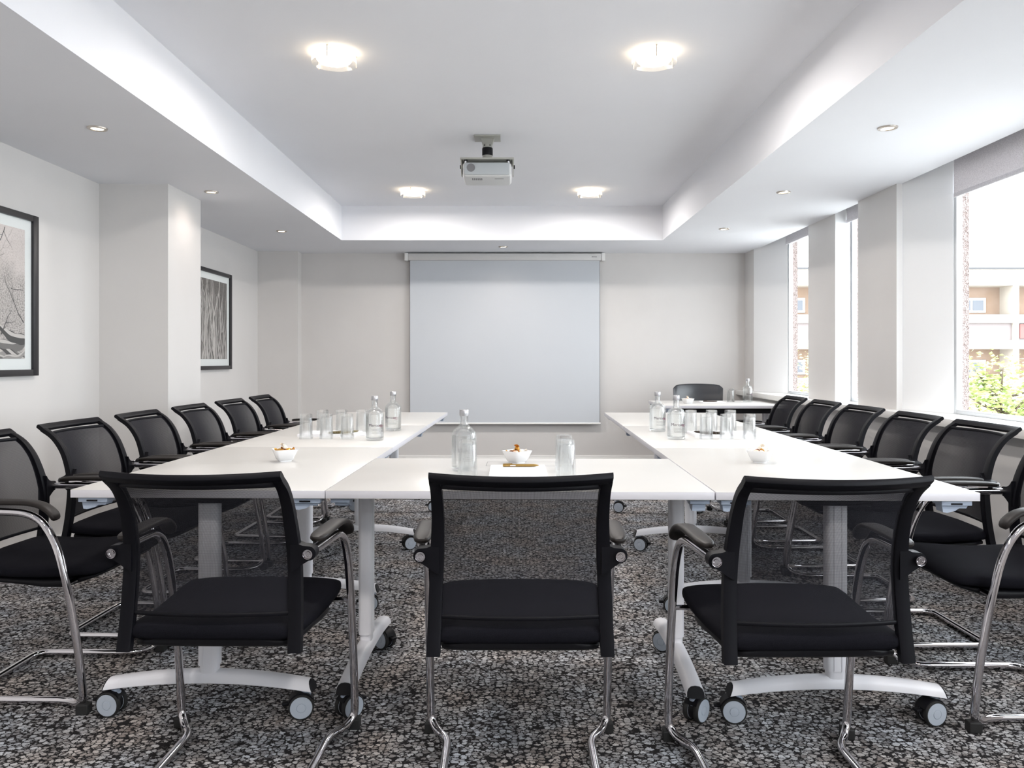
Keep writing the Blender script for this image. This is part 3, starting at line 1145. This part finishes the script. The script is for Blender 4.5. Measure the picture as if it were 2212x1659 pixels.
def make_table(name, label, L, W, group, leg_in=0.10, beam=0.016, flap=None, turn=(0.3, -0.2), ends=None):
    """long side along local Y (L), feet run along local X at both ends"""
    t = empty(name, label, 'table', (0, 0, 0), 0, group)
    m = MB(TABLEW, EDGE)
    g = 0.0012
    x0, x1, y0, y1 = -W / 2 + g, W / 2 - g, -L / 2 + g, L / 2 - g
    m.box(x0, x1, y0, y1, .720, .745, .0012)
    if flap:
        m.use(DARKG)
        fx, fy, fw, fd = flap
        q = .0016
        for a, b, c, d in ((fx - fw / 2, fx + fw / 2, fy - fd / 2, fy - fd / 2 + q), (fx - fw / 2, fx - fw / 2 + q, fy - fd / 2, fy + fd / 2),
                           (fx + fw / 2 - q, fx + fw / 2, fy - fd / 2, fy + fd / 2), (fx - fw / 2, fx + fw / 2, fy + fd / 2 - q, fy + fd / 2)):
            m.box(a, b, c, d, .7440, .7453)
    top = m.build('tabletop', t)
    for p in top.data.polygons:
        if abs(p.normal.z) < 0.3 and p.material_index == 0:
            p.material_index = 1
    for s, inset in (ends or ((-1, leg_in), (1, leg_in))):
        yy = s * (L / 2 - inset)
        # column with rounded section and a seam line
        m = MB(METALW)
        sec = []
        a_, b_ = .034, .025
        for k in range(28):
            th = 2 * PI * k / 28
            cx_, sy_ = math.cos(th), math.sin(th)
            sec.append((a_ * math.copysign(abs(cx_) ** .6, cx_), b_ * math.copysign(abs(sy_) ** .6, sy_)))
        m.loft([[Vector((x, yy + y, z)) for x, y in sec] for z in (.168, .690)])
        m.loft([[Vector((x * .86, yy + y * .86, z)) for x, y in sec] for z in (.128, .168)])
        for q in (-1, 1):
            m.box(q * .012 - .0006, q * .012 + .0006, yy - .0262, yy + .0262, .17, .689)
        m.build('column', t)
        m = MB(BLACKP)
        m.box(-.11, .11, yy - .022, yy + .022, .690, .7195, .003)
        m.box(-.05, .05, yy - s * .022, yy - s * .085, .700, .7195, .003)
        m.box(-.035, .035, yy - s * .085, yy - s * .15, .690, .7195, .003)
        m.build('tilt_bracket', t)
        # arched foot
        m = MB(METALW)
        rings = []
        n = 24
        for k in range(n + 1):
            u = -1 + 2 * k / n
            x = u * .338
            zb = .086 + .026 * (1 - u * u)
            hh = .032 + .003 * (1 - u * u)
            ring = []
            for j in range(16):
                th = 2 * PI * j / 16
                sy_ = math.sin(th); cx_ = math.cos(th)
                w_ = .029 * math.copysign(abs(cx_) ** .75, cx_)
                zz_ = zb + (hh * (sy_ ** .8) if sy_ > 1e-6 else -.004 * abs(sy_)) + .004
                ring.append(Vector((x + .012 * u * -1 * (zz_ - zb) / hh, yy + w_, zz_)))
            rings.append(ring)
        m.loft(rings)
        m.build('foot', t)
        for q in (-1, 1):
            m = MB(BLACKP)
            rg = rings[-1] if q > 0 else rings[0]
            cc = sum(rg, Vector()) / len(rg)
            m.loft([[cc + (p - cc) * .97 + Vector((0, 0, 0)) for p in rg], [cc + (p - cc) * .93 + Vector((q * .004, 0, 0)) for p in rg]])
            m.build('end_cap', t)
            caster_mesh_parts(t, (q * .310, yy, 0), turn[0] + (0 if q > 0 else turn[1]) + (PI if q < 0 else 0) * 0)
    m = MB(BLACKP)
    for q in (-1, 1):
        m.box(q * (W / 2 - .10) - .015, q * (W / 2 - .10) + .015, -L / 2 + .16, L / 2 - .16, .7195 - beam, .7195, .001)
    m.build('cross_rail', t)
    for sy in (-1, 1):
        for sx in (-1, 1):
            clip(t, sx * (W / 2 - .065), sy * (L / 2 - .022), 0 if sy < 0 else PI)
    return t


WING = 'white tables forming the two wings of the U'
TH = -math.radians(1.3)
PIV = Vector((0.02, 2.40, 0))


def tpos(x, y):
    """place in the table layout, which stands turned a little to the room"""
    d = Vector((x, y, 0)) - PIV
    d.rotate(Matrix.Rotation(TH, 3, 'Z'))
    return PIV + d


rot90 = PI / 2
TS = [make_table('meeting_table', 'x', 1.2, .8, WING, turn=(0.25, -0.35), ends=((-1, .10), (1, .035))),
      make_table('meeting_table', 'x', 1.2, .8, WING, flap=(0.0, 0.30, .28, .12), turn=(0.5, 2.2), ends=((1, .07),)),
      make_table('meeting_table', 'x', 1.2, .8, WING, turn=(0.1, 2.8), ends=((1, .09),))]
lab = {('l', 0): 'white flip-top table at the front of the left wing', ('l', 1): 'white table in the middle of the left wing, with glasses and bottles',
       ('l', 2): 'white table at the far end of the left wing', ('r', 0): 'white flip-top table at the front of the right wing',
       ('r', 1): 'white table in the middle of the right wing, with glasses and bottles', ('r', 2): 'white table at the far end of the right wing'}
for s, xc in (('l', -.980), ('r', 1.022)):
    for i in range(3):
        put(TS[i], s == 'r', tpos(xc, 3.0 + 1.2 * i), TH, lab[(s, i)], WING)
# centre table: long side runs left to right
ct = make_table('meeting_table', 'white table joining the two wings, with notepad and gold pen', 1.2, .8, None, leg_in=.045, flap=(0.235, 0.0, .12, .27), turn=(0.9, 1.5))
ct.location = tpos(.020, 2.80)
ct.rotation_euler = (0, 0, TH + PI / 2)
# speaker's table near the window
st = make_table('meeting_table', 'white table standing apart in the far right corner by the sill', 1.12, .85, None, beam=0.05, turn=(1.2, 0.5))
st.location = (1.316 + .56 + .03, 7.30, 0)
st.rotation_euler = (0, 0, PI / 2)


# =================================================================== mesh chairs
GY = 0.22     # front glides stand this far in front of the chair's origin


def make_chair():
    t = empty('cantilever_chair', 'x', 'chair', (0, 0, 0))
    # one continuous chromed tube
    half = [(.252, -.425, .655), (.262, -.30, .654), (.270, -.155, .650), (.272, -.090, .565), (.273, -.050, .418), (.273, -.010, .186),
            (.273, .004, .040), (.250, -.028, .0165), (.213, -.080, .0150), (.211, -.445, .0150), (.0, -.462, .0150)]
    rad = [0, .02, .07, .07, .09, .09, .03, .03, .05, .05, 0]
    full = [Vector((x, y + GY, z)) for x, y, z in half[:-1]] + [Vector((-x, y + GY, z)) for x, y, z in reversed(half[:-1])]
    radf = rad[:-1] + list(reversed(rad[:-1]))
    m = MB(CHROME)
    m.tube(fillet(full, radf, 7), .0125, 12)
    m.build('tube_frame', t)
    # cross tubes carrying the seat
    m = MB(CHROME)
    for yy, zz_ in ((-.055, .418),):
        m.tube([(-.270, yy + GY, zz_), (.270, yy + GY, zz_)], .008, 8)
    m.tube([(-.20, -.10 + GY, .405), (-.20, -.36 + GY, .405)], .008, 8)
    m.tube([(.20, -.10 + GY, .405), (.20, -.36 + GY, .405)], .008, 8)
    m.build('seat_support', t)

    yt = smooth_tab([(.405, -.448), (.50, -.432), (.60, -.424), (.655, -.427), (.72, -.442), (.78, -.466), (.83, -.503), (.862, -.548)], 28)
    xo = [(.405, .236), (.55, .232), (.655, .228), (.75, .222), (.865, .219)]
    BOW = .042

    def Y(z):
        return interp(yt, z)
    # back frame: two uprights and the top rail in one moulding
    m = MB(BLACKS)
    for s in (-1, 1):
        rings = []
        for z, y in yt:
            x1 = interp(xo, z); wv = .034 if z < .66 else .034 - .008 * (z - .66) / .21
            dep = .024 if z < .66 else .024 - .006 * (z - .66) / .21
            dz = .01
            sl = (Y(z + dz) - Y(z - dz)) / (2 * dz)
            nv = Vector((0, 1, -sl)).normalized()
            base = Vector((0, y + GY, z))
            ring = []
            for (a, b) in ((0, -.45), (.12, -.5), (.88, -.5), (1, -.4), (1, .4), (.88, .5), (.12, .5), (0, .45)):
                ring.append(base + Vector((s * (x1 - a * wv), 0, 0)) + nv * b * dep)
            rings.append(ring)
        m.loft(rings)
        # bracket lobe to the arm tube
        pts = []
        cx_, cz_, r_ = .252, .655, .0185
        pts += [(.205, .700), (.212, .690), (.222, .681), (.236, .675)]
        for k in range(11):
            a = math.radians(80 - 170 * k / 10)
            pts.append((cx_ + r_ * math.cos(a), cz_ + r_ * math.sin(a)))
        pts += [(.238, .628), (.222, .616), (.205, .606)]
        pts = [(s * x, z) for x, z in pts]
        m.prism(pts, 0, .034, Matrix.Translation((0, -.409 + GY, 0)) @ Matrix.Rotation(PI / 2, 4, 'X'))
    # top rail, bowed to the rear
    rings = []
    n = 20
    for k in range(n + 1):
        u = -1 + 2 * k / n
        x = u * .219
        bow = BOW * (1 - u * u)
        yc = -.553 - bow; zc = .868 - .004 * (1 - u * u)
        d = Vector((0, -.80, .60)).normalized()       # rail leans to the rear
        nn = Vector((0, .60, .80)).normalized()
        c = Vector((x, yc + GY, zc))
        ring = []
        for a, b in ((-.013, -.4), (-.011, -.5), (.013, -.5), (.017, -.1), (.016, .35), (.010, .5), (-.011, .5), (-.013, .4)):
            ring.append(c + d * a * 1.1 + nn * b * .016)
        rings.append(ring)
    m.loft(rings)
    # hem bar below the slot, and the bottom hem
    for zc, hh, dd in ((.844, .0065, .010), (.500, .005, .008)):
        rings = []
        for k in range(n + 1):
            u = -1 + 2 * k / n
            x = u * (interp(xo, zc) - .02)
            bow = BOW * (1 - u * u) * (1.0 if zc > .7 else .55)
            c = Vector((x, Y(zc) + GY - bow, zc))
            rings.append([c + Vector((0, a * dd / 2, b * hh)) for a, b in ((-1, -.6), (-.6, -1), (.6, -1), (1, -.6), (1, .6), (.6, 1), (-.6, 1), (-1, .6))])
        m.loft(rings)
    m.build('back_frame', t, sharp=45)
    # mesh backrest panel
    m = MB(MESHF)
    rows = []
    nz = 16
    for j in range(nz + 1):
        z = .500 + (.844 - .500) * j / nz
        w = interp(xo, z) - .018
        rows.append([Vector((w * (-1 + 2 * k / 16), Y(z) + GY - (BOW * (.55 + .45 * j / nz)) * (1 - (-1 + 2 * k / 16) ** 2), z)) for k in range(17)])
    m.loft(rows, False, False, True, False)
    m.build('backrest_mesh', t, sharp=0)

    # seat cushion and its shell, lofted front to back
    def loft_seat(name, mt, prof, wtab, shrink=0.0):
        m_ = MB(mt)
        rings = []
        for y, zt_, zb_ in prof:
            w = interp(wtab, y)
            zc = (zt_ + zb_) / 2; hh = (zt_ - zb_) / 2
            ring = []
            for k in range(28):
                th = 2 * PI * k / 28
                c_, s_ = math.cos(th), math.sin(th)
                xx = w * math.copysign(abs(c_) ** .30, c_)
                dome = .006 * (1 - (xx / w) ** 2) if s_ > 0 else 0
                ring.append(Vector((xx, y + GY, zc + hh * math.copysign(abs(s_) ** .55, s_) + dome)))
            rings.append(ring)
        m_.loft(rings, True, True, True, True, True)
        return m_.build(name, t, sharp=60)
    wt_ = [(-.447, .196), (-.440, .214), (-.42, .221), (-.30, .229), (-.10, .240), (-.02, .238), (.015, .226), (.028, .205), (.034, .17)]
    loft_seat('seat', SEATF, [(-.447, .462, .440), (-.440, .468, .432), (-.42, .474, .428), (-.36, .470, .424), (-.26, .464, .420), (-.16, .468, .420), (-.08, .474, .424),
                              (-.03, .474, .430), (.005, .466, .432), (.022, .458, .436), (.030, .452, .440), (.034, .448, .444)], wt_)
    ws = [(-.436, .17), (-.425, .200), (-.38, .208), (-.10, .218), (0, .20), (.02, .16)]
    loft_seat('seat_shell', BLACKP, [(-.436, .430, .418), (-.425, .432, .410), (-.38, .428, .402), (-.26, .424, .396), (-.17, .424, .384), (-.10, .426, .384), (-.04, .430, .404), (0, .434, .418), (.02, .436, .430)], ws)
    for s in (-1, 1):
        # soft arm pad lying on the tube, drooping over the bend
        m = MB(BRONZE)
        path = smooth_tab([(-.388, .679), (-.33, .683), (-.24, .684), (-.175, .682), (-.132, .672), (-.100, .650), (-.086, .628)], 20)
        rings = []
        for i, (y, z) in enumerate(path):
            a = path[max(0, i - 1)]; b = path[min(len(path) - 1, i + 1)]
            tv = Vector((0, b[0] - a[0], b[1] - a[1])).normalized()
            nv = Vector((0, -tv.z, tv.y))
            e = min(i, len(path) - 1 - i)
            k = (.45, .80, .95, 1.0)[min(e, 3)]
            xc = s * (.256 + .014 * i / 20)
            ring = []
            for j in range(16):
                th = 2 * PI * j / 16
                c_, s_ = math.cos(th), math.sin(th)
                ring.append(Vector((xc + .0245 * k * math.copysign(abs(c_) ** .6, c_), y + GY, z)) + nv * (.0088 * (.55 + .45 * k) * math.copysign(abs(s_) ** .7, s_)))
            rings.append(ring)
        m.loft(rings, True, True, True, True, True)
        m.build('armrest', t, sharp=70)
        m = MB(CHROME)
        m.lathe([(0, 0), (.0115, 0), (.0125, -.0015), (.0125, -.006)], 24, (s * .252, -.4475 + GY, .655), 'Y', None)
        m.lathe([(.0, 0), (.0055, 0), (.0065, -.0012), (.0065, -.002), ], 16, (s * .252, -.4490 + GY, .655), 'Y', None)
        m.build('end_plug', t)
        # glides
        m = MB(RUBBER)
        m.prism([(-.019, -.020), (.019, -.020), (.016, .018), (-.016, .018)], 0, .032, Matrix.Translation((s * .272, .006 + GY, 0)))
        m.build('front_glide', t, bevel=.003)
        m = MB(RUBBER)
        m.box(s * .211 - .012, s * .211 + .012, -.42 + GY, -.38 + GY, 0, .007, .002)
        m.build('rear_glide', t)
    return t


CG_F = 'black mesh chairs with their backs to the camera'
CG_L = 'black mesh chairs along the left side'
CG_R = 'black mesh chairs along the right side'
chair0 = make_chair()
used = False


def place_chair(gx, gy, face, label, group):
    """(gx, gy): middle between the front glides; face: direction the sitter looks"""
    global used
    d = Vector((math.cos(face), math.sin(face), 0))
    o = put(chair0, used, Vector((gx, gy, 0)) - d * GY, face - PI / 2, label, group)
    used = True
    return o


R_ = math.radians
place_chair(.020, 2.412, R_(90), 'middle black mesh chair seen from behind, centred on the gold pen', CG_F)
place_chair(-.765, 2.440, R_(89), 'left of the three black mesh chairs seen from behind', CG_F)
place_chair(.744, 2.365, R_(91.0), 'right of the three black mesh chairs seen from behind', CG_F)
cl = ['nearest left-hand mesh chair, cut off by the left edge of the photo', 'second mesh chair from the camera along the left wall',
      'third mesh chair from the camera along the left wall, before the pillar', 'fourth mesh chair from the camera along the left wall, behind it the pillar side',
      'fifth mesh chair from the camera along the left wall', 'farthest mesh chair along the left wall, by the end of the wing']
crr = ['nearest right-hand mesh chair, cut off by the right edge of the photo', 'second mesh chair from the camera along the windows',
       'third mesh chair from the camera along the windows', 'fourth mesh chair from the camera along the windows',
       'fifth mesh chair from the camera along the windows', 'farthest mesh chair along the windows, before the corner table']
for i, y in enumerate((2.78, 3.38, 3.985, 4.585, 5.19, 5.80)):
    p = tpos(-1.405, y)
    place_chair(p.x, p.y, R_((0, -1, 1, 0, -1, 1)[i]) + TH * .5, cl[i], CG_L)
for i, y in enumerate((2.72, 3.34, 3.93, 4.53, 5.13, 5.73)):
    p = tpos(1.428, y)
    place_chair(p.x, p.y, R_(180 + (0, 1, -1, 1, 0, -1)[i]) + TH * .5, crr[i], CG_R)


# leather chair behind the corner table
def leather_chair():
    y = 8.02
    t = empty('leather_chair', 'black leather armchair behind the white table in the far corner', 'chair', (pxd(1515, y - .12), y, 0))
    m = MB(LEATHER)
    rings = []
    zb, ztop = .52, CZ - 53 * 7.9 / F
    for k in range(19):
        u = -1 + 2 * k / 18
        th = abs(u) ** 3
        w = .255
        x = u * w
        yb = .10 - .075 * u * u
        zt_ = ztop - .012 * u * u - .030 * abs(u) ** 12
        pts = []
        for a, b in ((0, 0), (-.030, .02), (-.040, .5), (-.028, .97), (-.010, 1.0), (.014, .97), (.020, .5), (.014, .02)):
            tk = 1 - .35 * th
            pts.append(Vector((x * (1 - .05 * (1 - b)), yb + a * tk, zb + (zt_ - zb) * b)))
        rings.append(pts)
    m.loft(rings, True, True, True, True, True)
    m.build('backrest', t, sharp=70)
    m = MB(LEATHER)
    m.box(-.25, .25, -.36, .10, .40, .48, .03, None, 4)
    m.build('seat', t)
    for s in (-1, 1):
        m = MB(BLACKP)
        m.tube(fillet([(s * .27, .08, .45), (s * .27, .08, .66), (s * .27, -.28, .66), (s * .27, -.30, .0)], .05), .013, 10)
        m.build('arm', t)
        m = MB(BLACKP)
        m.tube([(s * .25, .09, .43), (s * .25, .13, .0)], .013, 10)
        m.build('leg', t)


leather_chair()


# =================================================================== things on the tables
TT = .7452


def bottle(x, y, ang, label, group):
    t = empty('water_bottle', label, 'bottle', (x, y, TT), ang, group)
    outer = [(.030, 0), (.042, .001), (.046, .006), (.046, .126), (.044, .138), (.038, .149), (.029, .157), (.020, .163), (.0155, .170), (.0148, .178), (.0148, .202)]
    inner = [(.0118, .202), (.0118, .178), (.0125, .170), (.017, .1605), (.026, .1545), (.035, .147), (.041, .137), (.0432, .126), (.0432, .014), (.039, .010), (.020, .012), (0, .014)]
    m = MB(GLASS)
    m.lathe([(0, .004), (.02, .003)] + outer + inner, 40)
    m.build('bottle_glass', t)
    m = MB(WATER)
    lv = .128
    m.lathe([(0, .0145), (.020, .0125), (.0385, .0105), (.0428, .0145), (.0428, lv - .002), (.0420, lv), (0, lv)], 36)
    m.build('water', t)
    m = MB(CAPM)
    m.lathe([(0, .1995), (.0165, .1995), (.0172, .201), (.0172, .221), (.0155, .2235), (0, .2238)], 28)
    m.build('cap', t)
    m = MB(INK)
    r = .0463

    def wrap(dx, dz, sc=1.0):
        def f(v):
            a = (v.x * sc + dx) / r - PI / 2
            rr_ = r + v.z
            return Vector((rr_ * math.cos(a), rr_ * math.sin(a), v.y + dz))
        return f
    add_text(m, 'Mercure', .0205, wrap(-.004, .077))
    m.use(INKR)
    for (cx_, cz_, ra, rb) in ((.027, .0735, .0115, .0052), (.033, .072, .010, .0045)):
        ri, ro = [], []
        for k in range(24):
            a = 2 * PI * k / 24 * .86 + .5
            for lst, w in ((ri, .78), (ro, 1.0)):
                aa = (cx_ + ra * w * math.cos(a)) / r - PI / 2
                lst.append(m.bm.verts.new(((r + .0003) * math.cos(aa), (r + .0003) * math.sin(aa), cz_ + rb * w * math.sin(a))))
        for k in range(23):
            m._f([ri[k], ri[k + 1], ro[k + 1], ro[k]])
    m.use(INKG)
    rg = random.Random(3)
    for row in range(4):
        xs = -.024
        zc = .058 - row * .0065
        while xs < .030:
            wl = rg.uniform(.003, .008)
            V = []
            for dx, dz in ((0, -.0007), (wl, -.0007), (wl, .0007), (0, .0007)):
                a = (xs + dx) / r - PI / 2
                V.append(m.bm.verts.new(((r + .0003) * math.cos(a), (r + .0003) * math.sin(a), zc + dz)))
            m._f(V)
            xs += wl + .0016
    m.build('lettering', t, sharp=0)
    return t


def tumbler():
    t = empty('drinking_glass', 'x', 'drinking glass', (0, 0, TT))
    m = MB(GLASS)
    # standing upside down: rim on the table, thick base on top
    m.lathe([(.0320, 0), (.0340, 0), (.0345, .002), (.0305, .124), (.0290, .1275), (.010, .1275), (0, .1262)], 32)
    m.lathe([(0, .1130), (.018, .1130), (.0265, .1115), (.0285, .107), (.0320, 0)], 32)
    bmesh.ops.remove_doubles(m.bm, verts=m.bm.verts, dist=1e-6)
    m.build('glass_body', t)
    return t


BG = 'bottles of water on the tables'
bl = [(808, 951.5, 20, 'water bottle in front, beside the glasses on the left wing'), (848, 931, -10, 'rear water bottle on the left wing'),
      (1002.5, 1016, 25, 'water bottle on the centre table behind an upturned glass'),
      (1462.5, 949.6, 5, 'front water bottle on the right wing'), (1422, 932.5, 12, 'rear water bottle on the right wing, left of the other'),
      (1616.5, 868.8, 18, 'water bottle on the far corner table')]
for i, (x, y, a, l) in enumerate(bl):
    p = px(x, y, TT)
    if i == 0:
        b0 = bottle(p.x, p.y + .02, R_(a), l, BG)
    else:
        put(b0, True, (p.x, p.y + (.02 if i != 2 else 0), TT), R_(a), l, BG)

gl0 = tumbler()
gu = False
GLs = []
for x, row in ((661, 0), (705, 0), (750, 0), (697, 1), (738, 1), (781.5, 1)):
    Y_ = 4.00 if row == 0 else 4.32
    GLs.append((pxd(x, Y_), Y_, {661: 'front row, leftmost glass', 705: 'front row, middle glass', 750: 'front row, rightmost glass, before the pens', 697: 'back row, leftmost glass',
                                 738: 'back row, middle glass', 781.5: 'back row, glass half hidden by the bottle'}[x] + ' on the left wing', 'upturned glasses on the left wing'))
for x, row in ((1525.5, 0), (1569, 0), (1619, 0), (1492.5, 1), (1537, 1), (1577.5, 1)):
    Y_ = 3.98 if row == 0 else 4.30
    GLs.append((pxd(x, Y_), Y_, {1525.5: 'front row, glass before the pens', 1569: 'front row, middle glass', 1619: 'front row, rightmost glass', 1492.5: 'back row, glass beside the bottle',
                                 1537: 'back row, middle glass', 1577.5: 'back row, rightmost glass'}[x] + ' on the right wing', 'upturned glasses on the right wing'))
GLs.append((pxd(1010, 2.70), 2.70, 'upturned glass in front of the centre table bottle', None))
GLs.append((pxd(1219, 2.87), 2.87, 'rear of two upturned glasses right of the centre bowl', None))
GLs.append((pxd(1223, 2.70), 2.70, 'front of two upturned glasses right of the centre bowl', None))
GLs.append((pxd(1578.5, 7.45), 7.45, 'upturned glass on the far corner table beside the leather chair', None))
for x, y, l, g in GLs:
    put(gl0, gu, (x, y, TT), 0, l.replace('row,', 'row') + ('' if 'upturned' in l else ', upturned'), g)
    gu = True


def make_bowl():
    t = empty('square_bowl', 'x', 'bowl', (0, 0, TT))
    m = MB(PORC)

    def sq(h, z, r=.010):
        out = []
        for cx_, cy_, a0 in ((1, 1, 0), (-1, 1, 90), (-1, -1, 180), (1, -1, 270)):
            for k in range(4):
                a = math.radians(a0 + 30 * k)
                out.append(Vector((cx_ * (h - r) + r * math.cos(a), cy_ * (h - r) + r * math.sin(a), z)))
        return out
    m.loft([sq(.022, 0, .008), sq(.024, .0, .008), sq(.024, .004, .008), sq(.030, .007), sq(.045, .047), sq(.0455, .048), sq(.043, .048), sq(.041, .045), sq(.028, .013), sq(.02, .011)], True, True)
    m.build('bowl_body', t, sharp=50)
    return t


def sweet(mt, mt2, kind):
    """wrapped sweet with twisted paper ends"""
    m = MB(mt)
    rg = random.Random(kind)
    m.lathe([(0, -.011), (.006, -.010), (.0085, -.005), (.009, 0), (.0085, .005), (.006, .010), (0, .011)], 10, (0, 0, 0), 'X')
    m.use(mt2)
    for s in (-1, 1):
        rings = []
        for q, (d, r) in enumerate(((.009, .003), (.012, .002), (.017, .006), (.022, .009))):
            rings.append([Vector((s * (d + rg.uniform(-.001, .001)), r * math.cos(2 * PI * k / 8) * rg.uniform(.7, 1.2), r * .55 * math.sin(2 * PI * k / 8) * rg.uniform(.6, 1.3))) for k in range(8)])
        m.loft(rings, False, False, False)
    return m.build('wrapped_sweet', None, sharp=30)


b0w = make_bowl()
SW = [sweet(FOILG, FOILG, 1), sweet(FOILW, FOILW, 2), sweet(FOILP, FOILW, 3), sweet(FOILB, FOILG, 4)]
swu = [False] * 4
bowls = [(612, 997, 28, 'white square bowl of gold wrapped sweets on the left wing', 'left wing', [0, 0, 3, 1, 0, 1]),
         (1117, 1001, 45, 'white square bowl of sweets at the back of the centre table', 'centre table', [2, 1, 0, 1, 3, 0]),
         (1646, 1000, 58, 'white square bowl of brown and gold sweets on the right wing', 'right wing', [1, 2, 3, 1, 2, 1]),
         (1487, 872.5, 20, 'small white bowl of pale sweets on the far corner table', 'far corner table', [2, 1, 1, 1, 2, 1])]
offs = [(-.018, -.010, .036, 20), (.014, -.012, .038, -35), (-.004, .014, .038, 70), (.020, .012, .036, 10), (-.020, .014, .036, -60), (.000, 0, .050, 40)]
kn = ['gold foil', 'pale cellophane', 'peach', 'brown foil']
for bi, (x, y, a, l, where, ks) in enumerate(bowls):
    p = px(x, y, TT)
    p.y += .02
    put(b0w, bi > 0, (p.x, p.y, TT), R_(a), l, None)
    for (ox, oy, oz, ra), k in zip(offs, ks):
        o = SW[k] if not swu[k] else SW[k].copy()
        if swu[k]:
            C.objects.link(o)
        swu[k] = True
        v = Matrix.Rotation(R_(a), 3, 'Z') @ Vector((ox * .78, oy * .78, 0))
        o.scale = (1.15, 1.15, 1.15)
        o.location = (p.x + v.x, p.y + v.y, TT + oz + .004)
        o.rotation_euler = (R_(ra * .5), R_((ra * 1.7) % 70 - 30), R_(a + ra))
        tag(o, '%s wrapped sweet in the white bowl on the %s' % (kn[k], where), 'sweet', 'wrapped sweets on the %s' % where)


def notepad(x, y, w, d, h, rz, label, group=None):
    m = MB(PAPER)
    n = 4
    for k in range(n):
        z0 = h * k / n
        jx = (k % 2) * .0006
        m.box(-w / 2 + jx, w / 2 + jx, -d / 2, d / 2, z0, h * (k + 1) / n - .0002)
    o = m.build('notepad')
    o.location = (x, y, TT)
    o.rotation_euler = (0, 0, rz)
    return tag(o, label, 'notepad', group)


def make_pen(mt, logo=None):
    t = empty('pen', 'x', 'pen', (0, 0, 0))
    m = MB(mt)
    m.lathe([(0, -.066), (.0038, -.066), (.0050, -.062), (.0052, .035), (.0050, .050)], 12, (0, 0, 0), 'X')
    m.build('barrel', t)
    m = MB(mt)
    m.lathe([(.0051, .050), (.0040, .058), (.0015, .068), (0, .070)], 12, (0, 0, 0), 'X')
    m.build('tip', t)
    m = MB(mt)
    m.box(-.064, -.030, -.002, .002, .0052, .0072, .0005)
    m.build('pen_clip', t)
    if logo:
        m = MB(PAPER)
        m.box(-.038, -.018, -.0056, -.0046, -.0016, .0016)
        m.build('printed_mark', t)
    return t


# centre table
cp = px(1119, 1011, TT)
notepad(pxd(1119, 2.83), 2.835, .205, .28, .004, 0, 'white notepad on the centre table under the gold pen')
pen = make_pen(GOLD, True)
put(pen, False, (pxd(1124, 2.92), 2.92, TT + .004 + .0054), R_(1), 'gold pen lying across the centre notepad', None)
# left wing
notepad(pxd(714, 4.20), 4.20, .30, .21, .014, 0, 'left stack of white notepads under the pens on the left wing')
notepad(pxd(775, 4.24), 4.24, .10, .20, .006, R_(2), 'small white pad beside the left wing bottles')
pg = make_pen(PENG)
for k in range(6):
    put(pg, k > 0, (pxd(744, 4.18) + (k - 2.5) * .0135, 4.165 + .004 * (k % 2), TT + .014 + .0054), R_(62), 'one of the olive pens side by side on the left wing notepads', 'olive pens on the left wing')
# right wing
notepad(pxd(1560, 4.18), 4.18, .335, .21, .014, 0, 'wide stack of white notepads behind the front glasses on the right wing')
pb = make_pen(PENB)
for k in range(6):
    put(pb, k > 0, (pxd(1531, 4.14) + (k - 2.5) * .0135, 4.135 + .004 * (k % 2), TT + .014 + .0054), R_(118), 'one of the dark pens side by side on the right wing notepads', 'dark pens on the right wing')
# corner table
notepad(pxd(1538, 7.45), 7.45, .21, .28, .004, R_(-4), 'white notepad on the far corner table')
put(pb, True, (pxd(1534, 7.42), 7.42, TT + .004 + .0054), R_(-3), 'dark pen on the notepad of the far corner table', None)
